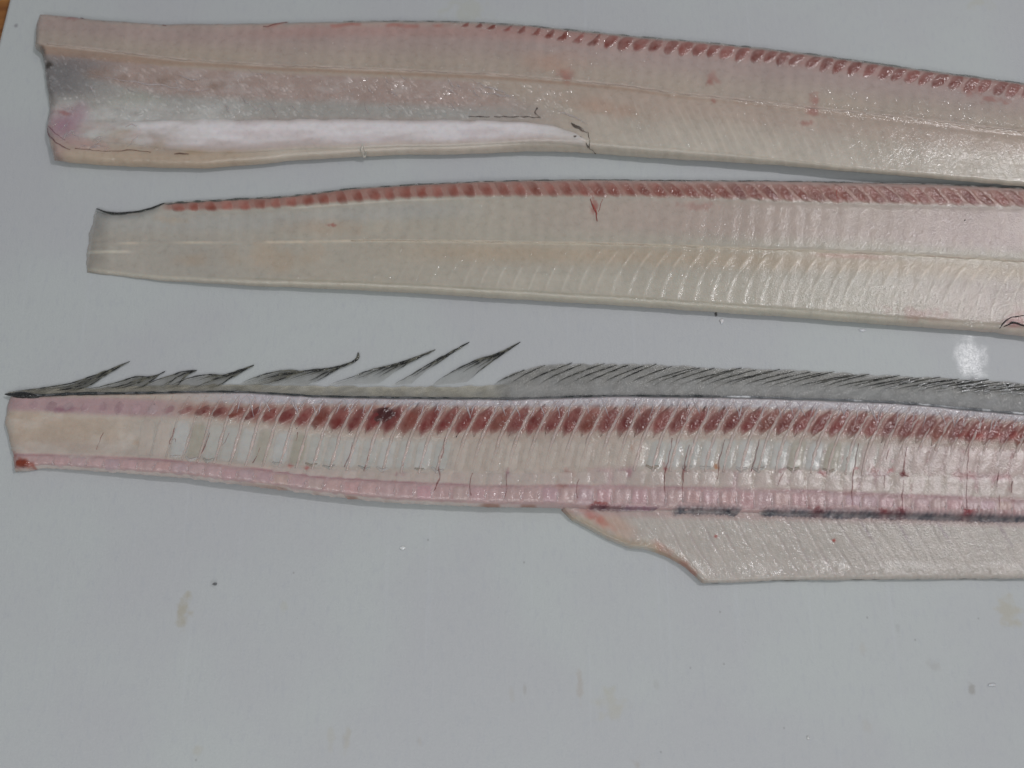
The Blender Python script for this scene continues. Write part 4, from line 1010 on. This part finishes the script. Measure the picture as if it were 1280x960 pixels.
def web(root, up, lo, rays, dark, al, seed, zb=.0016, zt=.0009, n=34, m=12, tip_alpha=1.0):
    """a web of fin skin between two polylines that meet at a tip, with its rays"""
    def res(pts, n):
        pts = np.array(pts, float); sg = np.hypot(*(pts[1:] - pts[:-1]).T); cu = np.concatenate([[0], np.cumsum(sg)]); t = np.linspace(0, cu[-1], n)
        X = np.interp(t, cu, pts[:, 0]); Y = np.interp(t, cu, pts[:, 1])
        for _ in range(2):
            X[1:-1] = (X[:-2] + 2 * X[1:-1] + X[2:]) / 4; Y[1:-1] = (Y[:-2] + 2 * Y[1:-1] + Y[2:]) / 4
        return np.stack([X, Y], -1)
    U, Lw = res(up, n), res(lo, n)
    w = np.linspace(0, 1, m)[None, :, None]
    G = U[:, None, :] * (1 - w) + Lw[:, None, :] * w
    t = np.linspace(0, 1, n)[:, None]
    ridg = .00025 * np.cos(2 * np.pi * w[..., 0] * max(1, rays - 1)) * (1 - t)
    Z = zb * (1 - t) + zt * t + ridg + .0002 * noise(G[..., 0], G[..., 1], 12, seed)
    top_ = P(G[..., 0], G[..., 1], Z, .001).reshape(-1, 3); bot_ = top_.copy(); bot_[:, 2] -= .00012
    F = grid_faces(n, m); F = np.concatenate([F, F[:, ::-1] + n * m])
    fr = np.zeros((n, m, 3)) + (136, 134, 122)
    fr = mixc(fr, dark, np.broadcast_to(np.clip(t * 1.0 + .15, 0, 1), (n, m)) * .62)
    fr = mixc(fr, (160, 158, 146), sst(.1, .6, noise(G[..., 0], G[..., 1], 7, seed + 4)) * .4 * (1 - t))
    A = .5 * al * (.5 + .8 * t ** 1.5) * (1 + .25 * noise(G[..., 0], G[..., 1], 6, seed + 6)) + 0 * w[..., 0]
    c = alb(fr).reshape(-1, 3); c = np.concatenate([c, c]); A = np.clip(np.concatenate([A.ravel(), A.ravel()]), .05, .95)
    link_mesh("fin_web", np.concatenate([top_, bot_]), F, M["web"], root, c, {"wet": np.full(len(c), .7), "alp": A})
    for q in range(rays):
        f = q / max(1, rays - 1); f = f if q in (0, rays - 1) else f + random.uniform(-.06, .06)
        st_ = int(n * (.10 + .25 * random.random())) if q else 2
        pts = (U * (1 - f) + Lw * f)[st_:]
        pts = pts[::3] if (len(pts) - 1) % 3 == 0 else np.concatenate([pts[::3], pts[-1:]])
        zr = np.linspace(zb * (1 - st_ / n) + zt * st_ / n, zt, 4) + .00022
        tube("fin_ray", M["ray"], root, pts, [.35, .75, .85, .8, .45], zr, .001, (50, 51, 48), sub=3, jitter=.5, seed=seed + q, rgb2=(104, 104, 94), period=5, amp=.35, alpha=[.1, .65, .9, .95, .85])

def fin(root, top, s):
    # low strip of clear fin skin standing on the back, to the first whole webs
    strips = [(10, 640, curve([(10, 489), (60, 484), (110, 486), (150, 482), (300, 480), (330, 481), (400, 482), (480, 483), (560, 483), (640, 480)], 5), .42, (168, 165, 150))]
    whole = curve([(612, 484), (625, 474), (645, 464), (665, 459), (690, 456), (720, 454.5), (780, 455), (850, 457), (900, 460), (950, 461), (1000, 463), (1050, 466), (1100, 469), (1150, 471), (1210, 474), (1250, 476), (1290, 482), (1440, 496)], 2)
    strips.append((612, 1436, whole, .42, (156, 156, 152)))
    for k, (x0, x1, oc, al, rgb) in enumerate(strips):
        xs = np.arange(x0, x1, 2.0); m = 20; w = np.linspace(0, 1, m)[None, :]
        o = oc(xs) + (1.2 * noise(xs, 0 * xs, 9, 44) if k else 1.0 * noise(xs, 0 * xs, 7, 45)); b = top(xs) + 1
        XX = np.broadcast_to(xs[:, None], (len(xs), m)) + 0; YY = o[:, None] + (b - o)[:, None] * w
        Z = .0010 + .0022 * w ** 1.5 + .0002 * noise(XX - 2.2 * (480 - YY), YY, 7, 46) + 0 * XX
        T_ = P(XX, YY, Z, .0015).reshape(-1, 3); B_ = T_.copy(); B_[:, 2] -= .00012
        c = np.zeros(XX.shape + (3,)) + rgb
        if k:
            c = mixc(c, (146, 146, 140), (1 - sst(.3, .75, w + 0 * XX)) * (.6 + .3 * noise(XX + 2.6 * YY, YY, 6, 48, 3)))
            c = mixc(c, (150, 152, 150), sst(900, 1150, XX) * sst(.3, .8, w + 0 * XX) * .8)
        else:
            c = mixc(c, (124, 122, 108), sst(0, .6, fbm(XX, YY, 20, 49)) * (1 - sst(280, 340, XX)) * .6)
        A = np.clip(al * (.75 + .35 * (1 - w)) + .12 * noise(XX, YY, 6, 47) + 0 * XX, .05, .95)
        A = A * (sst(612, 650, XX) if k else (1 - .6 * sst(600, 640, XX)))
        F = grid_faces(len(xs), m)[:, ::-1]; F = np.concatenate([F, F[:, ::-1] + len(T_)])
        c = alb(c).reshape(-1, 3)
        link_mesh("fin_web", np.concatenate([T_, B_]), F, M["web"], root, np.concatenate([c, c]), {"wet": np.full(2 * len(c), .5 + .6 * k), "alp": np.concatenate([A.ravel(), A.ravel()])})
    D = (84, 84, 78)
    web(root, [(8, 491), (50, 486), (80, 482), (100, 476), (130, 465), (162, 452)], [(46, 496), (85, 490), (108, 485), (122, 476), (140, 464), (162, 452)], 4, (56, 56, 52), .85, 11)
    web(root, [(100, 489), (135, 482), (152, 477), (170, 470), (188, 472), (199, 468), (206, 464.5)], [(145, 489), (165, 487), (180, 483), (190, 476), (198, 469), (206, 464.5)], 4, D, .62, 21)
    web(root, [(170, 487), (200, 474), (222, 467), (233, 463), (246, 463.5)], [(205, 488), (222, 483), (228, 474), (236, 467), (246, 463.5)], 3, D, .55, 31)
    web(root, [(205, 487), (232, 474), (255, 468.5), (280, 470), (298, 463), (317, 456.5)], [(255, 488), (275, 482), (288, 473), (300, 466), (317, 456.5)], 4, D, .62, 41)
    web(root, [(300, 480), (325, 470), (345, 464.5), (365, 463), (380, 464)], [(315, 482), (335, 480), (352, 474), (368, 468), (380, 464)], 3, (66, 66, 62), .7, 51)
    web(root, [(318, 481), (350, 470), (385, 463), (412, 461), (432, 456), (446, 451), (450.5, 446), (447.5, 441)], [(385, 482), (402, 474), (412, 467), (425, 460), (440, 454), (447, 451), (451, 446), (447.5, 441)], 6, (74, 74, 70), .55, 61)
    web(root, [(408, 482), (440, 472), (465, 462), (497, 455), (520, 446), (544, 437.5)], [(474, 480), (488, 470), (502, 459), (520, 449), (544, 437.5)], 5, (70, 70, 66), .42, 71)
    web(root, [(488, 483), (515, 469), (535, 456), (560, 442), (586.5, 428)], [(515, 480), (528, 468), (543, 457), (562, 443), (586.5, 428)], 3, (70, 70, 66), .42, 81)
    web(root, [(538, 483), (563, 466), (592, 451.5), (620, 443), (650, 428)], [(584, 478), (598, 465), (612, 454), (630, 441), (650, 428)], 5, (70, 70, 66), .42, 91)
    # the whole part of the fin: one ray behind another
    x = 618.0; k = 0; glint = []
    while x < 1400:
        g = float(sst(640, 1000, x))
        ln = 56 + 12 * g + random.uniform(-5, 9) - 22 * (1 - float(sst(612, 660, x)))
        y0 = 480.5 + 2.5 * g + .020 * max(0, x - 900) * 1.0 + (1.5 * random.random()); x1 = x + ln
        y1 = float(whole(x1)) - (1.5 * random.random() if random.random() < .35 else -1.0)
        pts = [(x + (x1 - x) * t, y0 + (y1 - y0) * (t ** .78)) for t in np.linspace(0, 1, 7)]
        dk = random.uniform(-8, 8)
        tube("fin_ray", M["ray"], root, pts, [.3, .6, .72, .7, .45], [.0020, .0017, .0014, .0012], .0015, (52 + dk, 53 + dk, 50 + dk), sub=3, jitter=.3, seed=k, rgb2=(92, 92, 86), period=4, amp=.45, alpha=[.05, .5, .85, .95, .9], wetv=.6 + .6 * g)
        if x > 1080:
            for q in range(3 + int(5 * g * (x > 1150))):
                t = random.uniform(.15, 1); glint.append((x + (x1 - x) * t, y0 + (y1 - y0) * t ** .78 + random.uniform(-1, 7), random.uniform(2.5, 7), random.uniform(.5, .95), -14))
        x += 18.5 - 2.8 * g + random.uniform(-2.2, 2.2); k += 1
    beads(root, Flat(), glint, 7)  # long domes added as shine along the fin's right end

class Flat:
    zc = .0015; col = 0
    def z(s, x, y): return np.full(np.shape(x), .0021)
    def samp(s, A, x, y): return np.zeros(np.shape(x) + (3,)) + .2

S1 = build_upper_fillet()
S2 = build_middle_fillet()
S3 = build_frame()

# ================================================================== crumbs on the board
def crumb(label, cat, cx, cy, r, rgb, seed, squash=.45, stretch=(1, 1)):
    n, m = 9, 6
    th = np.linspace(0, 2 * np.pi, n, endpoint=False)[:, None]; ph = np.linspace(.05, math.pi / 2, m)[None, :]
    rr = 1 + .35 * noise(np.cos(th) * 3 + seed, np.sin(th) * 3 + ph, 1.0, seed)
    PX = cx + r * stretch[0] * rr * np.cos(th) * np.sin(ph); PY = cy + r * stretch[1] * rr * np.sin(th) * np.sin(ph)
    Z = r * .0004 * squash * 2 * np.cos(ph) * rr + .00008
    V = P(PX, PY, Z, 0).reshape(-1, 3)
    F = []
    for i in range(n):
        j = (i + 1) % n
        for q in range(m - 1): F.append([i * m + q, i * m + q + 1, j * m + q + 1, j * m + q])
    F.append([i * m for i in range(n)]); F.append([i * m + m - 1 for i in range(n - 1, -1, -1)])
    o = link_mesh("flesh_crumb", V, F, M["bone"], None, np.tile(alb(rgb), (len(V), 1)), {"wet": np.full(len(V), .8), "alp": np.ones(len(V))})
    o["label"] = label; o["category"] = cat; o["group"] = "crumbs left on the board"
crumb("white flake below the middle of the bony piece on bare board", "fish crumb", 503, 685, 3.0, (205, 208, 208), 1, .3, (1.4, .8))
crumb("dark curled speck up and right of the brown stain at lower left", "fish crumb", 269, 730, 2.3, (100, 103, 105), 2, .3, (1.3, .7))
crumb("dark crumb just below the middle fillet's lower edge, right of centre", "fish crumb", 895, 393, 1.9, (84, 84, 86), 3, .5, (1, 1.3))
crumb("small white flake beside the dark crumb under the middle fillet", "fish crumb", 902, 402, 3.0, (196, 198, 200), 4, .3, (.8, 1.3))
crumb("thin white flake on the board right of centre under the middle fillet", "fish crumb", 1078, 413, 2.8, (200, 202, 206), 5, .3, (1.7, .7))
crumb("pale flake beside the small dark stain at lower right", "fish crumb", 1240, 856, 3.4, (184, 188, 192), 6, .25, (1.5, .8))
crumb("tiny white flake near the bottom edge, right of centre", "fish crumb", 1010, 922, 2.2, (196, 198, 196), 7, .3)
